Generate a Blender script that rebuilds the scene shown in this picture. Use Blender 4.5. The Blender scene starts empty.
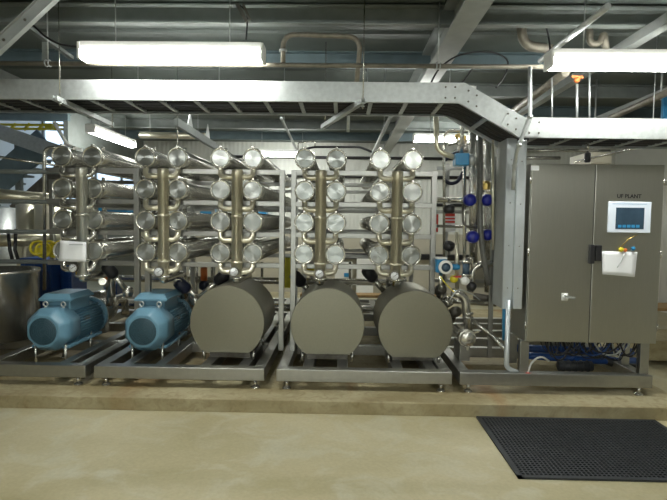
import bpy, bmesh, math, random
from mathutils import Vector, Matrix
random.seed(7)
R = math.radians
C = bpy.context.scene.collection
SC = bpy.context.scene
PI = math.pi
V = Vector

# ------------------------------------------------------------------ camera
FPX = 500.0
cam_d = bpy.data.cameras.new('camera'); cam = bpy.data.objects.new('camera', cam_d); C.objects.link(cam)
cam_d.sensor_fit = 'HORIZONTAL'; cam_d.sensor_width = 36; cam_d.lens = FPX / 667 * 36
cam_d.clip_start = .05; cam_d.clip_end = 60
CM = (Matrix.Translation((0, 0, 1.58)) @ Matrix.Rotation(R(.97), 4, 'Z') @ Matrix.Rotation(R(90 - 3.1), 4, 'X')
      @ Matrix.Rotation(R(.75), 4, 'Z'))
cam.matrix_world = CM
SC.camera = cam

def at(px, py, Y):
    """point on the vertical plane y=Y seen at picture position (px, py)"""
    d = CM.to_3x3() @ V(((px - 333.5) / FPX, (250 - py) / FPX, -1))
    t = Y / d.y
    return V((d.x * t, Y, 1.58 + d.z * t))

# --------------------------------------------------------------- materials
def new_mat(name):
    m = bpy.data.materials.new(name); m.use_nodes = True
    nt = m.node_tree; b = nt.nodes['Principled BSDF']
    return m, nt, b

def plain(name, col, rough=.5, metal=0, noise=.08, scale=8, bump=0, spec=None, stretch=(1, 1, 1), emit=0):
    m, nt, b = new_mat(name)
    tc = nt.nodes.new('ShaderNodeTexCoord'); mp = nt.nodes.new('ShaderNodeMapping')
    mp.inputs['Scale'].default_value = stretch
    n = nt.nodes.new('ShaderNodeTexNoise'); n.inputs['Scale'].default_value = scale; n.inputs['Detail'].default_value = 5
    nt.links.new(tc.outputs['Object'], mp.inputs['Vector']); nt.links.new(mp.outputs[0], n.inputs['Vector'])
    r = nt.nodes.new('ShaderNodeValToRGB')
    r.color_ramp.elements[0].position = .3; r.color_ramp.elements[1].position = .7
    r.color_ramp.elements[0].color = tuple(max(0, c * (1 - noise)) for c in col) + (1,)
    r.color_ramp.elements[1].color = tuple(min(1, c * (1 + noise)) for c in col) + (1,)
    nt.links.new(n.outputs['Fac'], r.inputs[0]); nt.links.new(r.outputs[0], b.inputs['Base Color'])
    mr = nt.nodes.new('ShaderNodeMapRange'); dr_ = .012 if metal > .6 else .06; mr.inputs['To Min'].default_value = max(.02, rough - dr_); mr.inputs['To Max'].default_value = min(1, rough + dr_)
    nt.links.new(n.outputs['Fac'], mr.inputs[0]); nt.links.new(mr.outputs[0], b.inputs['Roughness'])
    b.inputs['Metallic'].default_value = metal
    if bump:
        bp = nt.nodes.new('ShaderNodeBump'); bp.inputs['Strength'].default_value = bump; bp.inputs['Distance'].default_value = .01
        nt.links.new(n.outputs['Fac'], bp.inputs['Height']); nt.links.new(bp.outputs[0], b.inputs['Normal'])
    return m

M = {}
M['steel'] = plain('brushed_steel', (.64, .625, .57), .26, .9, .03, 9, 0)
M['steel_warm'] = plain('warm_tube_steel', (.70, .66, .52), .30, .72, .04, 9, 0)
M['frame'] = plain('satin_frame_steel', (.39, .39, .37), .38, 1, .05, 20, 0)
M['hood'] = plain('bead_blasted_hood_steel', (.265, .255, .205), .42, 1, .03, 60, 0)
M['cabinet'] = plain('grained_cabinet_steel', (.46, .455, .405), .36, 1, .04, 26, 0, stretch=(14, 1, .3))
M['galv'] = plain('galvanised_steel', (.52, .545, .54), .45, .75, .1, 24, 0)
M['duct'] = plain('galvanised_duct', (.62, .66, .68), .38, .6, .05, 10)
M['darksteel'] = plain('dark_cast_steel', (.16, .15, .13), .45, .7, .2, 20, .1)
M['black'] = plain('black_plastic', (.018, .018, .02), .38, 0, .2, 20)
M['rubber'] = plain('black_rubber', (.022, .025, .03), .55, 0, .25, 40, .1)
M['motor'] = plain('blue_motor_paint', (.14, .285, .385), .36, 0, .06, 12)
M['motor_dark'] = plain('dark_motor_grille', (.03, .075, .10), .5, 0, .2, 60, .2)
M['white'] = plain('white_paint', (.8, .8, .77), .45, 0, .03, 6)
M['paper'] = plain('white_paper', (.85, .86, .88), .7, 0, .02, 6)
M['paper_text'] = plain('grey_print', (.45, .46, .48), .7, 0, .02, 6)
M['blue'] = plain('blue_plastic', (.012, .06, .24), .35, 0, .08, 8)
M['blue_box'] = plain('instrument_blue', (.03, .24, .48), .35, 0, .05, 8)
M['navy'] = plain('navy_actuator_blue', (.008, .014, .22), .3, 0, .1, 8)
M['navy_dark'] = plain('dark_navy_handle', (.012, .016, .04), .4, 0, .1, 8)
M['yellow'] = plain('yellow_paint', (.85, .72, .04), .45, 0, .06, 6)
M['red'] = plain('red_paint', (.62, .05, .03), .4, 0, .06, 6)
M['orange'] = plain('orange_paint', (.75, .2, .05), .4, 0, .06, 6)
M['concrete_dark'] = plain('old_conduit_iron', (.22, .2, .16), .5, .4, .25, 14, .1)
M['beam'] = plain('beam_grey_paint', (.34, .36, .35), .45, .1, .1, 7, .03)
M['deck'] = plain('deck_sheet_steel', (.13, .15, .14), .6, .1, .18, 3, .05)
M['purlin'] = plain('purlin_galvanised', (.2, .22, .21), .6, .1, .12, 7)
M['purlin_blue'] = plain('purlin_blue_grey', (.13, .18, .2), .55, .1, .12, 7)
M['wall'] = plain('white_wall_panel', (.72, .72, .68), .5, 0, .04, 2)
M['wall_low'] = plain('beige_wall', (.45, .42, .33), .6, 0, .08, 2)
M['glass_blue'] = plain('dial_glass', (.06, .1, .15), .15, 0, .05, 8)
M['timber'] = plain('timber', (.38, .24, .1), .55, 0, .2, 8, .05, stretch=(1, 8, 8))
M['front'] = plain('dull_front_wall', (.16, .15, .125), .6, 0, .1, 1)
M['curtain'] = plain('strip_curtain', (.8, .79, .74), .4, 0, .03, 4)
M['hose'] = plain('grey_hose', (.13, .13, .12), .45, .1, .15, 40, .1)
M['brass'] = plain('brass', (.62, .45, .15), .3, 1, .1, 20)
M['screen'] = plain('touch_screen', (.035, .065, .10), .16, 0, .12, 12)
M['bezel'] = plain('bezel_white', (.70, .76, .86), .35, 0, .03, 6)

def foil():
    m, nt, b = new_mat('crinkled_foil')
    b.inputs['Base Color'].default_value = (.75, .74, .70, 1); b.inputs['Metallic'].default_value = 1; b.inputs['Roughness'].default_value = .22
    v = nt.nodes.new('ShaderNodeTexVoronoi'); v.inputs['Scale'].default_value = 30
    bp = nt.nodes.new('ShaderNodeBump'); bp.inputs['Strength'].default_value = .6; bp.inputs['Distance'].default_value = .008
    nt.links.new(v.outputs['Distance'], bp.inputs['Height']); nt.links.new(bp.outputs[0], b.inputs['Normal'])
    return m
M['foil'] = foil()

def radial_cap():
    m, nt, b = new_mat('turned_cap_steel')
    b.inputs['Base Color'].default_value = (.40, .415, .40, 1); b.inputs['Metallic'].default_value = .72
    b.inputs['Roughness'].default_value = .27; b.inputs['Anisotropic'].default_value = .9; b.inputs['Anisotropic Rotation'].default_value = .25
    t = nt.nodes.new('ShaderNodeTangent'); t.direction_type = 'RADIAL'; t.axis = 'Y'
    nt.links.new(t.outputs[0], b.inputs['Tangent'])
    tc = nt.nodes.new('ShaderNodeTexCoord'); w = nt.nodes.new('ShaderNodeTexWave')
    w.wave_type = 'RINGS'; w.rings_direction = 'Y'; w.inputs['Scale'].default_value = 40; w.inputs['Distortion'].default_value = .4
    nt.links.new(tc.outputs['Object'], w.inputs['Vector'])
    bp = nt.nodes.new('ShaderNodeBump'); bp.inputs['Strength'].default_value = .04; bp.inputs['Distance'].default_value = .002
    nt.links.new(w.outputs['Fac'], bp.inputs['Height']); nt.links.new(bp.outputs[0], b.inputs['Normal'])
    return m
M['cap'] = radial_cap()
def ground_tube(name, col, axis, rough, metal):
    m, nt, b = new_mat(name)
    b.inputs['Base Color'].default_value = col + (1,); b.inputs['Metallic'].default_value = metal
    b.inputs['Roughness'].default_value = rough; b.inputs['Anisotropic'].default_value = .9; b.inputs['Anisotropic Rotation'].default_value = .25
    t = nt.nodes.new('ShaderNodeTangent'); t.direction_type = 'RADIAL'; t.axis = axis
    nt.links.new(t.outputs[0], b.inputs['Tangent'])
    tc = nt.nodes.new('ShaderNodeTexCoord'); n = nt.nodes.new('ShaderNodeTexNoise'); n.inputs['Scale'].default_value = 6
    nt.links.new(tc.outputs['Object'], n.inputs['Vector'])
    mx = nt.nodes.new('ShaderNodeMixRGB'); mx.blend_type = 'MULTIPLY'; mx.inputs['Fac'].default_value = .12
    mx.inputs['Color1'].default_value = col + (1,); nt.links.new(n.outputs['Fac'], mx.inputs['Color2']); nt.links.new(mx.outputs[0], b.inputs['Base Color'])
    return m
M['riser'] = ground_tube('ground_riser_steel', (.84, .79, .63), 'Z', .36, .85)
M['riser_cool'] = ground_tube('ground_riser_steel_cool', (.84, .84, .78), 'Z', .36, .85)
M['vessel'] = ground_tube('ground_vessel_steel', (.66, .65, .60), 'Y', .27, .92)

def lamp_mat(name, col, s):
    m, nt, b = new_mat(name)
    b.inputs['Base Color'].default_value = (.9, .9, .9, 1)
    b.inputs['Emission Color'].default_value = col + (1,); b.inputs['Emission Strength'].default_value = s
    return m
M['lamp'] = lamp_mat('lit_diffuser', (.98, 1, .94), 54)
M['lamp_added'] = lamp_mat('lit_diffuser_added', (.98, 1, .94), 46)  # for lamps added overhead and behind the viewer to raise brightness
M['lamp_added_hid'] = lamp_mat('lit_diffuser_added_dim', (.98, 1, .94), 16)  # weaker glow for the two lamps added behind the tray
M['open'] = lamp_mat('added_highlight_glow', (.9, 1, .95), 2.4)  # glow of the added panel behind the viewer, for highlights on metal
M['daylight'] = lamp_mat('daylit_glazing', (.62, .80, 1.0), 1.5)

def concrete(name, c1, c2, c3, rough=.5, rust=False, scale=1.0):
    m, nt, b = new_mat(name)
    L = nt.links.new; N = nt.nodes.new
    g = N('ShaderNodeNewGeometry')
    def noise(s, d, dist=0, st=(1, 1, 1)):
        mp = N('ShaderNodeMapping'); mp.inputs['Scale'].default_value = st
        L(g.outputs['Position'], mp.inputs['Vector'])
        n = N('ShaderNodeTexNoise'); n.inputs['Scale'].default_value = s; n.inputs['Detail'].default_value = d; n.inputs['Distortion'].default_value = dist
        L(mp.outputs[0], n.inputs['Vector']); return n
    n1 = noise(1.1 * scale, 6, .6, (.6, 1.3, 1)); n2 = noise(5 * scale, 8, 1.2); n3 = noise(45, 3)
    r1 = N('ShaderNodeValToRGB'); e = r1.color_ramp.elements
    e[0].position = .36; e[0].color = c1 + (1,); e[1].position = .66; e[1].color = c2 + (1,)
    L(n1.outputs['Fac'], r1.inputs[0])
    mx = N('ShaderNodeMixRGB'); mx.inputs['Color2'].default_value = c3 + (1,)
    r2 = N('ShaderNodeValToRGB'); r2.color_ramp.elements[0].position = .48; r2.color_ramp.elements[1].position = .75
    r2.color_ramp.elements[1].color = (.6, .6, .6, 1)
    L(n2.outputs['Fac'], r2.inputs[0]); L(r2.outputs[0], mx.inputs['Fac']); L(r1.outputs[0], mx.inputs['Color1'])
    out = mx.outputs[0]
    mm = N('ShaderNodeMixRGB'); mm.blend_type = 'MULTIPLY'; mm.inputs['Fac'].default_value = .25
    L(out, mm.inputs['Color1']); L(n3.outputs['Fac'], mm.inputs['Color2']); out = mm.outputs[0]
    if rust:
        n4 = noise(1.0, 3, 0, (1.7, .3, .2)); r4 = N('ShaderNodeValToRGB')
        r4.color_ramp.elements[0].position = .57; r4.color_ramp.elements[1].position = .68; r4.color_ramp.elements[1].color = (.5, .5, .5, 1)
        L(n4.outputs['Fac'], r4.inputs[0])
        mr = N('ShaderNodeMixRGB'); mr.inputs['Color2'].default_value = (.30, .13, .03, 1)
        L(r4.outputs[0], mr.inputs['Fac']); L(out, mr.inputs['Color1']); out = mr.outputs[0]
    L(out, b.inputs['Base Color'])
    mr = N('ShaderNodeMapRange'); mr.inputs['To Min'].default_value = rough - .12; mr.inputs['To Max'].default_value = rough + .15
    L(n1.outputs['Fac'], mr.inputs[0]); L(mr.outputs[0], b.inputs['Roughness'])
    bp = N('ShaderNodeBump'); bp.inputs['Strength'].default_value = .15; bp.inputs['Distance'].default_value = .01
    L(n2.outputs['Fac'], bp.inputs['Height']); L(bp.outputs[0], b.inputs['Normal'])
    return m
M['floor'] = concrete('sealed_concrete', (.40, .345, .19), (.62, .56, .37), (.64, .64, .52), .42, scale=.55)
M['plinth'] = concrete('cast_plinth_concrete', (.33, .27, .14), (.48, .42, .26), (.22, .16, .07), .6, True, 2)

def corrugated(name, col, axis='X', scale=14):
    m, nt, b = new_mat(name)
    tc = nt.nodes.new('ShaderNodeNewGeometry'); w = nt.nodes.new('ShaderNodeTexWave')
    w.bands_direction = axis; w.inputs['Scale'].default_value = scale; w.inputs['Detail'].default_value = 0
    nt.links.new(tc.outputs['Position'], w.inputs['Vector'])
    bp = nt.nodes.new('ShaderNodeBump'); bp.inputs['Strength'].default_value = .35; bp.inputs['Distance'].default_value = .02
    nt.links.new(w.outputs['Fac'], bp.inputs['Height']); nt.links.new(bp.outputs[0], b.inputs['Normal'])
    b.inputs['Base Color'].default_value = col + (1,); b.inputs['Roughness'].default_value = .45
    return m
M['corr'] = corrugated('corrugated_white_cladding', (.62, .63, .58), 'X', 3.2)
M['screen_ui'] = M['screen']

# ---------------------------------------------------------- mesh builders
class MB:
    def __init__(s): s.bm = bmesh.new()
    def box(s, a, b, bev=0):
        a, b = V(a), V(b)
        lo = V([min(a[i], b[i]) for i in range(3)]); hi = V([max(a[i], b[i]) for i in range(3)])
        r = bmesh.ops.create_cube(s.bm, size=1)
        for v in r['verts']:
            v.co = V([(lo[i] + hi[i]) / 2 + v.co[i] * (hi[i] - lo[i]) for i in range(3)])
        if bev:
            es = list({e for v in r['verts'] for e in v.link_edges})
            bmesh.ops.bevel(s.bm, geom=es, offset=bev, segments=2, affect='EDGES', profile=.5)
        return s
    def bar(s, p, q, w, h, up=(0, 0, 1)):
        p, q = V(p), V(q); d = (q - p); L = d.length; d.normalize()
        x = d.cross(V(up)).normalized(); z = x.cross(d)
        vs = []
        for t in (0, L):
            for sx, sz in ((-1, -1), (1, -1), (1, 1), (-1, 1)):
                vs.append(s.bm.verts.new(p + d * t + x * sx * w / 2 + z * sz * h / 2))
        for f in ((3, 2, 1, 0), (4, 5, 6, 7), (0, 1, 5, 4), (1, 2, 6, 5), (2, 3, 7, 6), (3, 0, 4, 7)):
            s.bm.faces.new([vs[i] for i in f])
        return s
    def profile(s, pts, p, q, up=(0, 0, 1)):
        """extrude closed 2-D outline (x,z) from p to q"""
        p, q = V(p), V(q); d = (q - p).normalized(); x = d.cross(V(up)).normalized(); z = x.cross(d)
        a = [s.bm.verts.new(p + x * u + z * w) for u, w in pts]; b = [s.bm.verts.new(q + x * u + z * w) for u, w in pts]
        n = len(pts)
        s.bm.faces.new(a[::-1]); s.bm.faces.new(b)
        for i in range(n): s.bm.faces.new((a[i], a[(i + 1) % n], b[(i + 1) % n], b[i]))
        return s
    def tube(s, pts, r, n=12, fillet=0, cap=True, rad=None):
        P = [V(p) for p in pts]
        if fillet and len(P) > 2:
            Q = [P[0]]
            for i in range(1, len(P) - 1):
                a, b, c = P[i - 1], P[i], P[i + 1]
                u = (a - b); w = (c - b); f = min(fillet, u.length * .49, w.length * .49)
                u.normalize(); w.normalize()
                if u.dot(w) < -.999: Q.append(b); continue
                A, B = b + u * f, b + w * f
                for k in range(7):
                    t = k / 6; Q.append(A * (1 - t) ** 2 + b * 2 * t * (1 - t) + B * t * t)
            Q.append(P[-1]); P = Q
        rings = []; prev = None
        for i, p in enumerate(P):
            if i == 0: d = P[1] - p
            elif i == len(P) - 1: d = p - P[i - 1]
            else: d = (P[i + 1] - p).normalized() + (p - P[i - 1]).normalized()
            d.normalize()
            if prev is None:
                x = d.orthogonal().normalized()
            else:
                x = (prev - d * prev.dot(d)).normalized()
            prev = x; y = d.cross(x)
            rr = rad[i] if rad else r
            rings.append([s.bm.verts.new(p + (x * math.cos(2 * PI * k / n) + y * math.sin(2 * PI * k / n)) * rr) for k in range(n)])
        for a, b in zip(rings, rings[1:]):
            for k in range(n):
                f = s.bm.faces.new((a[k], a[(k + 1) % n], b[(k + 1) % n], b[k])); f.smooth = True
        if cap:
            s.bm.faces.new(rings[0][::-1]); s.bm.faces.new(rings[-1])
        return s
    def cyl(s, p, q, r, n=20): return s.tube([p, q], r, n)
    def lathe(s, prof, origin, axis, n=28, smooth=True, cap=True):
        """prof: list of (radius, distance along axis)"""
        o = V(origin); d = V(axis).normalized(); x = d.orthogonal().normalized(); y = d.cross(x)
        rings = []
        for r, h in prof:
            if r < 1e-6: rings.append([s.bm.verts.new(o + d * h)])
            else: rings.append([s.bm.verts.new(o + d * h + (x * math.cos(2 * PI * k / n) + y * math.sin(2 * PI * k / n)) * r) for k in range(n)])
        for a, b in zip(rings, rings[1:]):
            for k in range(n):
                k2 = (k + 1) % n
                vs = [a[0]] if len(a) == 1 else [a[k], a[k2]]
                vs += [b[0]] if len(b) == 1 else [b[k2], b[k]]
                if len(vs) > 2:
                    f = s.bm.faces.new(vs); f.smooth = smooth
        if not cap: return s
        if len(rings[0]) > 1: s.bm.faces.new(rings[0][::-1])
        if len(rings[-1]) > 1: s.bm.faces.new(rings[-1])
        return s
    def ball(s, c, r, n=16, sc=(1, 1, 1)):
        m = bmesh.ops.create_uvsphere(s.bm, u_segments=n, v_segments=n // 2 + 2, radius=r)
        for v in m['verts']:
            v.co = V((v.co.x * sc[0], v.co.y * sc[1], v.co.z * sc[2])) + V(c)
            for f in v.link_faces: f.smooth = True
        return s
    def torus(s, c, axis, R_, r, n=24, m=8):
        d = V(axis).normalized(); x = d.orthogonal().normalized(); y = d.cross(x); c = V(c)
        g = [[s.bm.verts.new(c + (x * math.cos(a) + y * math.sin(a)) * (R_ + r * math.cos(b)) + d * r * math.sin(b))
              for b in [2 * PI * j / m for j in range(m)]] for a in [2 * PI * i / n for i in range(n)]]
        for i in range(n):
            for j in range(m):
                f = s.bm.faces.new((g[i][j], g[(i + 1) % n][j], g[(i + 1) % n][(j + 1) % m], g[i][(j + 1) % m])); f.smooth = True
        return s
    def build(s, name, mat, parent=None, label=None, loc=None):
        bmesh.ops.recalc_face_normals(s.bm, faces=s.bm.faces)
        me = bpy.data.meshes.new(name); s.bm.to_mesh(me); s.bm.free()
        me.materials.append(mat)
        o = bpy.data.objects.new(name, me); C.objects.link(o)
        if loc is not None: o.location = loc
        if parent is not None:
            o.parent = parent
            if parent.type == 'EMPTY' and parent.parent is None and loc is None:
                me.transform(Matrix.Translation(-parent.location)) if not parent.get('_local') else None
        if label: o['label'] = label
        return o

def thing(name, label, cat, loc=(0, 0, 0), group=None, local=False, rz=0):
    o = bpy.data.objects.new(name, None); C.objects.link(o)
    o.location = V(loc); o.rotation_euler = (0, 0, rz); o.empty_display_size = .1
    o['label'] = label; o['category'] = cat
    if group: o['group'] = group
    if local: o['_local'] = 1
    return o

def tag(o, label, cat, group=None):
    o['label'] = label; o['category'] = cat
    if group: o['group'] = group
    return o
def struct(o): o['kind'] = 'structure'; return o

def sub(mb, name, mat, part, label=None):
    """sub-part: world-space mesh under a part (same origin)"""
    o = mb.build(name, mat)
    off = V((0, 0, 0)); p = part
    while p is not None: off += p.location; p = p.parent
    root = part.parent
    if not (root and root.get('_local')): o.data.transform(Matrix.Translation(-off))
    o.parent = part
    if label: o['label'] = label
    return o

def copy_tree(o, parent=None):
    c = o.copy(); C.objects.link(c)
    if parent: c.parent = parent
    for ch in list(o.children): copy_tree(ch, c)
    return c

# ================================================================= SETTING
HZ = 3.42
PL = .06     # plinth top
FL = -.052    # floor level
mb = MB(); mb.box((-9, -4, -.2), (7, 15, FL)); struct(mb.build('floor', M['floor']))
mb = MB(); mb.box((-8.5, 4.185, FL), (3.02, 9.0, PL), .006); struct(mb.build('floor_plinth', M['plinth']))
# back wall: corrugated cladding on top, plain panels below
mb = MB(); mb.box((-4.7, 11.6, FL), (7, 11.8, 1.35)); struct(mb.build('wall_back_lower', M['wall_low']))
mb = MB(); mb.box((-4.7, 11.6, 1.35), (7, 11.8, HZ)); struct(mb.build('wall_back', M['corr']))
mb = MB(); mb.box((-9.2, -4, FL), (-9, 15, 7)); struct(mb.build('wall_left', M['wall']))
mb = MB(); mb.box((6.2, -4, FL), (6.4, 15, HZ)); struct(mb.build('wall_right', M['wall']))
mb = MB(); mb.box((-9, -4.2, -.04), (7, -4, HZ)); struct(mb.build('wall_front', M['front']))
mb = MB(); mb.box((-9, 15, FL), (-3.5, 15.2, 2.1)); mb.box((-4.7, 11.8, FL), (-4.6, 15, 7)); struct(mb.build('wall_far_hall', M['wall_low']))
mb = MB(); mb.box((-9, 15.02, 2.1), (-3.5, 15.1, 6.5)); struct(mb.build('window_1', M['daylight']))
mb = MB()
for k in range(8): mb.box((-9 + k * .78, 14.93, 2.1), (-8.94 + k * .78, 15.01, 6.5))
for z in (2.1, 3.3, 4.5, 5.7): mb.box((-9, 14.93, z), (-3.5, 15.0, z + .07))
struct(mb.build('window_1_mullions', M['beam']))
mb = MB(); mb.box((-9, 6.9, 6.5), (-4.55, 15.2, 6.7)); struct(mb.build('ceiling_far_hall', M['purlin_blue']))
mb = MB(); mb.box((-4.7, 8.4, 2.6), (-4.62, 11.6, 6.6)); struct(mb.build('wall_partition', M['purlin']))
mb = MB(); mb.box((-1.6, -3.99, 0), (.1, -3.97, 2.9)); struct(mb.build('added_glow_panel', M['open']))  # glowing panel added behind the viewer to put highlights on the steel
# mezzanine deck (ceiling): trapezoid ribs running across
def deck(x0, x1, y0, y1, z, name):
    m = MB(); bm = m.bm; prof = []; y = y0
    while y < y1:
        for dy, dz in ((0, 0), (.46, 0), (.48, .022), (.56, .022), (.58, 0)):
            if y + dy <= y1 + .01: prof.append((y + dy, z + dz))
        y += .60
    prof2 = prof + [(y1, z + .14), (y0, z + .14)]
    a = [bm.verts.new((x0, p[0], p[1])) for p in prof]; b = [bm.verts.new((x1, p[0], p[1])) for p in prof]
    for i in range(len(prof) - 1): bm.faces.new((a[i], a[i + 1], b[i + 1], b[i]))
    m.box((x0, y0, z + .08), (x1, y1, z + .14))
    return struct(m.build(name, M['deck']))
deck(-9, -4.65, -4, 7.0, HZ, 'ceiling_deck_side')
deck(-4.65, 6.3, -4, 11.7, HZ, 'ceiling')
# purlins (Z / C sections) running across under the deck
csec = [(-.035, 0), (.035, 0), (.035, .012), (-.025, .012), (-.025, .15), (.035, .15), (.035, .162), (-.035, .162)]
for k, y in enumerate((1.4, 2.6, 3.75, 4.35, 5.5, 6.7, 7.9, 9.1, 10.3)):
    m = MB(); m.profile(csec, (-9 if y < 7 else -4.6, y, HZ - .162), (6.2, y, HZ - .162))
    struct(m.build('ceiling_purlin', M['purlin'] if k % 2 else M['purlin_blue']))
# big I beam running away from the camera
m = MB()
x = .935
m.box((x - .1, -3.9, 3.14), (x + .1, 11.6, 3.158)); m.box((x - .006, -3.9, 3.158), (x + .006, 11.6, HZ - .02)); m.box((x - .1, -3.9, HZ - .02), (x + .1, 11.6, HZ - .002))
struct(m.build('ceiling_beam', M['beam']))
m = MB()
for xx in (-4.2,):
    m.box((xx - .1, -3.9, 3.14), (xx + .1, 7.4, 3.158)); m.box((xx - .006, -3.9, 3.158), (xx + .006, 7.4, HZ - .02))
struct(m.build('ceiling_beam', M['beam']))
# deck edge girder towards the taller hall
m = MB(); m.box((-9, 8.36, 3.23), (-4.6, 8.44, 3.33)); m.box((-9, 8.32, 3.33), (-4.6, 8.48, 3.345)); m.box((-9, 6.95, 3.35), (-4.65, 7.0, HZ + .14)); struct(m.build('ceiling_edge_girder', M['purlin_blue']))
# longitudinal secondary beams on the right
for x, w in ((2.55, .09), (3.9, .1)):
    m = MB(); m.box((x - w / 2, 3.3, 3.17), (x + w / 2, 11.6, 3.255)); struct(m.build('ceiling_joist', M['beam']))

# ------------------------------------------------------------ floor mat
def make_mat():
    t = thing('rubber_mat', 'black rubber drainage mat with small holes lying on concrete before the plinth', 'mat', (1.1, 3.17, FL))
    m = MB(); bm = m.bm
    x0, x1, y0, y1 = (at(518, 479, 3.12).x + at(478, 417.5, 4.17).x) / 2, at(655, 420, 4.17).x, 3.155, 4.175
    m.box((x0, y0, FL + .001), (x1, y0 + .03, FL + .014)); m.box((x0, y1 - .03, FL + .001), (x1, y1, FL + .014))
    m.box((x0, y0, FL + .001), (x0 + .03, y1, FL + .014)); m.box((x1 - .03, y0, FL + .001), (x1, y1, FL + .014))
    m.build('border_rim', M['rubber'], t)
    m = MB(); bm = m.bm
    p, w = .029, .0095
    def coords(a, b):
        c = [a]; n = int((b - a) / p)
        st = (b - a - w) / n
        for i in range(n):
            c += [a + i * st + w, a + (i + 1) * st]
        c.append(b)
        return c
    X = coords(x0 + .028, x1 - .028); Y = coords(y0 + .028, y1 - .028)
    top = {}
    def vert(i, j, z):
        k = (i, j, z)
        if k not in top: top[k] = bm.verts.new((X[i], Y[j], z))
        return top[k]
    for i in range(len(X) - 1):
        for j in range(len(Y) - 1):
            if i % 2 and j % 2: continue
            bm.faces.new((vert(i, j, FL + .013), vert(i + 1, j, FL + .013), vert(i + 1, j + 1, FL + .013), vert(i, j + 1, FL + .013)))
    for i in range(1, len(X) - 1, 2):
        for j in range(1, len(Y) - 1, 2):
            q = [(i, j), (i + 1, j), (i + 1, j + 1), (i, j + 1)]
            for k in range(4):
                a, b = q[k], q[(k + 1) % 4]
                bm.faces.new((vert(*a, FL + .013), vert(*b, FL + .013), vert(*b, FL + .002), vert(*a, FL + .002)))
    m.build('perforated_field', M['rubber'], t)
make_mat()

# ------------------------------------------------------------- lamps
def lamp(x0, y0, x1, y1, z, label, parts=True):
    c = V(((x0 + x1) / 2, (y0 + y1) / 2, z)); d = V((x1 - x0, y1 - y0, 0)); L = d.length; d.normalize(); n = V((-d.y, d.x, 0))
    t = thing('fluorescent_light', label, 'light', c, 'fluorescent strip lights under the deck')
    m = MB(); m.profile([(-.075, -.005), (-.07, -.05), (-.04, -.075), (.04, -.075), (.07, -.05), (.075, -.005)], c - d * L / 2, c + d * L / 2)
    m.build('diffuser', M['lamp_added' if y0 < 1 else 'lamp_added_hid' if abs(y0 - 5.95) < .01 else 'lamp'], t)
    m = MB(); m.bar(c - d * L / 2 + V((0, 0, .03)), c + d * L / 2 + V((0, 0, .03)), .13, .065); m.build('housing', M['white'], t)
    for s in (-1, 1):
        m = MB(); m.bar(c + d * s * (L / 2) + V((0, 0, -.01)), c + d * s * (L / 2 + .02) + V((0, 0, -.01)), .15, .13)
        m.build('end_cap', M['white'], t)
    for s in (-1, 1):
        m = MB(); p = c + d * s * L * .32; m.cyl(p + V((0, 0, .06)), (p.x, p.y, HZ), .005, 6); m.build('hanger_rod', M['galv'], t)
    return t
a = at(84, 54, 4.12); b = at(262, 57, 4.12)
lamp(a.x, 4.12, b.x, 4.12, a.z + .02, 'bright fluorescent strip light hanging left of the bent conduit loop')
a = at(550, 62, 4.02); lamp(a.x, 4.02, a.x + 1.42, 4.02, a.z + .02, 'bright fluorescent strip light above the electrical cabinet')
lamp(-3.86, 7.65, -3.86, 9.15, 2.98, 'lit strip light pointing away, seen behind the leftmost steel tubes')
lamp(-1.9, 10.3, -.6, 10.3, 3.0, 'distant lit strip light behind the tubes, nearest the back wall')
lamp(1.2, 8.6, 2.7, 8.6, 3.05, 'distant lit strip light behind the right pipework')
lamp(-2.7, 5.95, -1.2, 5.95, 3.12, 'added fill strip light hidden above the left tubes behind the cable tray')  # lamp added out of sight to light the tubes from above
lamp(.0, 5.95, 1.5, 5.95, 3.12, 'added fill strip light hidden above the right tubes behind the cable tray')  # also added, brightens the right tubes and the back
lamp(-3.0, .4, -1.5, .4, 2.98, 'added fill strip light overhead, left of where the picture is taken')  # unseen lamp added to brighten floor and fronts
lamp(.6, .2, 2.1, .2, 2.98, 'added fill strip light overhead, right of where the picture is taken')  # its added counterpart on the right, also unseen
lamp(-3.0, -2.6, -1.5, -2.6, 2.98, 'added fill strip light behind the viewer on the left')  # added behind the camera for front light and metal highlights
lamp(.6, -2.6, 2.1, -2.6, 2.98, 'added fill strip light behind the viewer on the right')  # second source added behind the camera

# ----------------------------------------------------------- skid frames
RZ = .1865      # rail centre height
def skid(x0, x1, y0, y1, label, inner=(), ncross=4, front_h=.125):
    t = thing('skid_frame', label, 'skid', ((x0 + x1) / 2, y0, PL), 'stainless base skids on the concrete plinth')
    w = .1; h = front_h; z0, z1 = RZ - h / 2 + .012, RZ + h / 2
    def box(a, b, nm): m = MB(); m.box(a, b, .006); m.build(nm, M['frame'], t)
    box((x0, y0, z0), (x1, y0 + w, z1), 'front_rail'); box((x0, y1 - w, z0), (x1, y1, z1), 'rear_rail')
    for x in (x0, x1 - w): box((x, y0 + w, z0), (x + w, y1 - w, z1), 'side_rail')
    for x in inner: box((x - w / 2, y0 + w, z0), (x + w / 2, y1 - w, z1 - .004), 'inner_rail')
    for k in range(ncross):
        y = y0 + .95 + k * (y1 - y0 - 1.4) / max(1, ncross - 1)
        box((x0 + w, y, z0), (x1 - w, y + .08, z1 - .008), 'cross_rail')
    for x in (x0 + .09, x1 - .09):
        for y in (y0 + .05, (y0 + y1) / 2, y1 - .05):
            m = MB(); m.cyl((x, y, z0), (x, y, PL + .012), .016, 12); m.lathe([(.04, 0), (.04, .008), (.02, .02)], (x, y, PL), (0, 0, 1), 16)
            m.build('foot', M['steel'], t)
    return t
Y0, Y1 = 4.46, 8.75
skid(-4.02, -2.33, Y0, Y1, 'stainless skid under the left blue motor, cut off by the left edge', (-3.27, -2.58))
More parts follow.
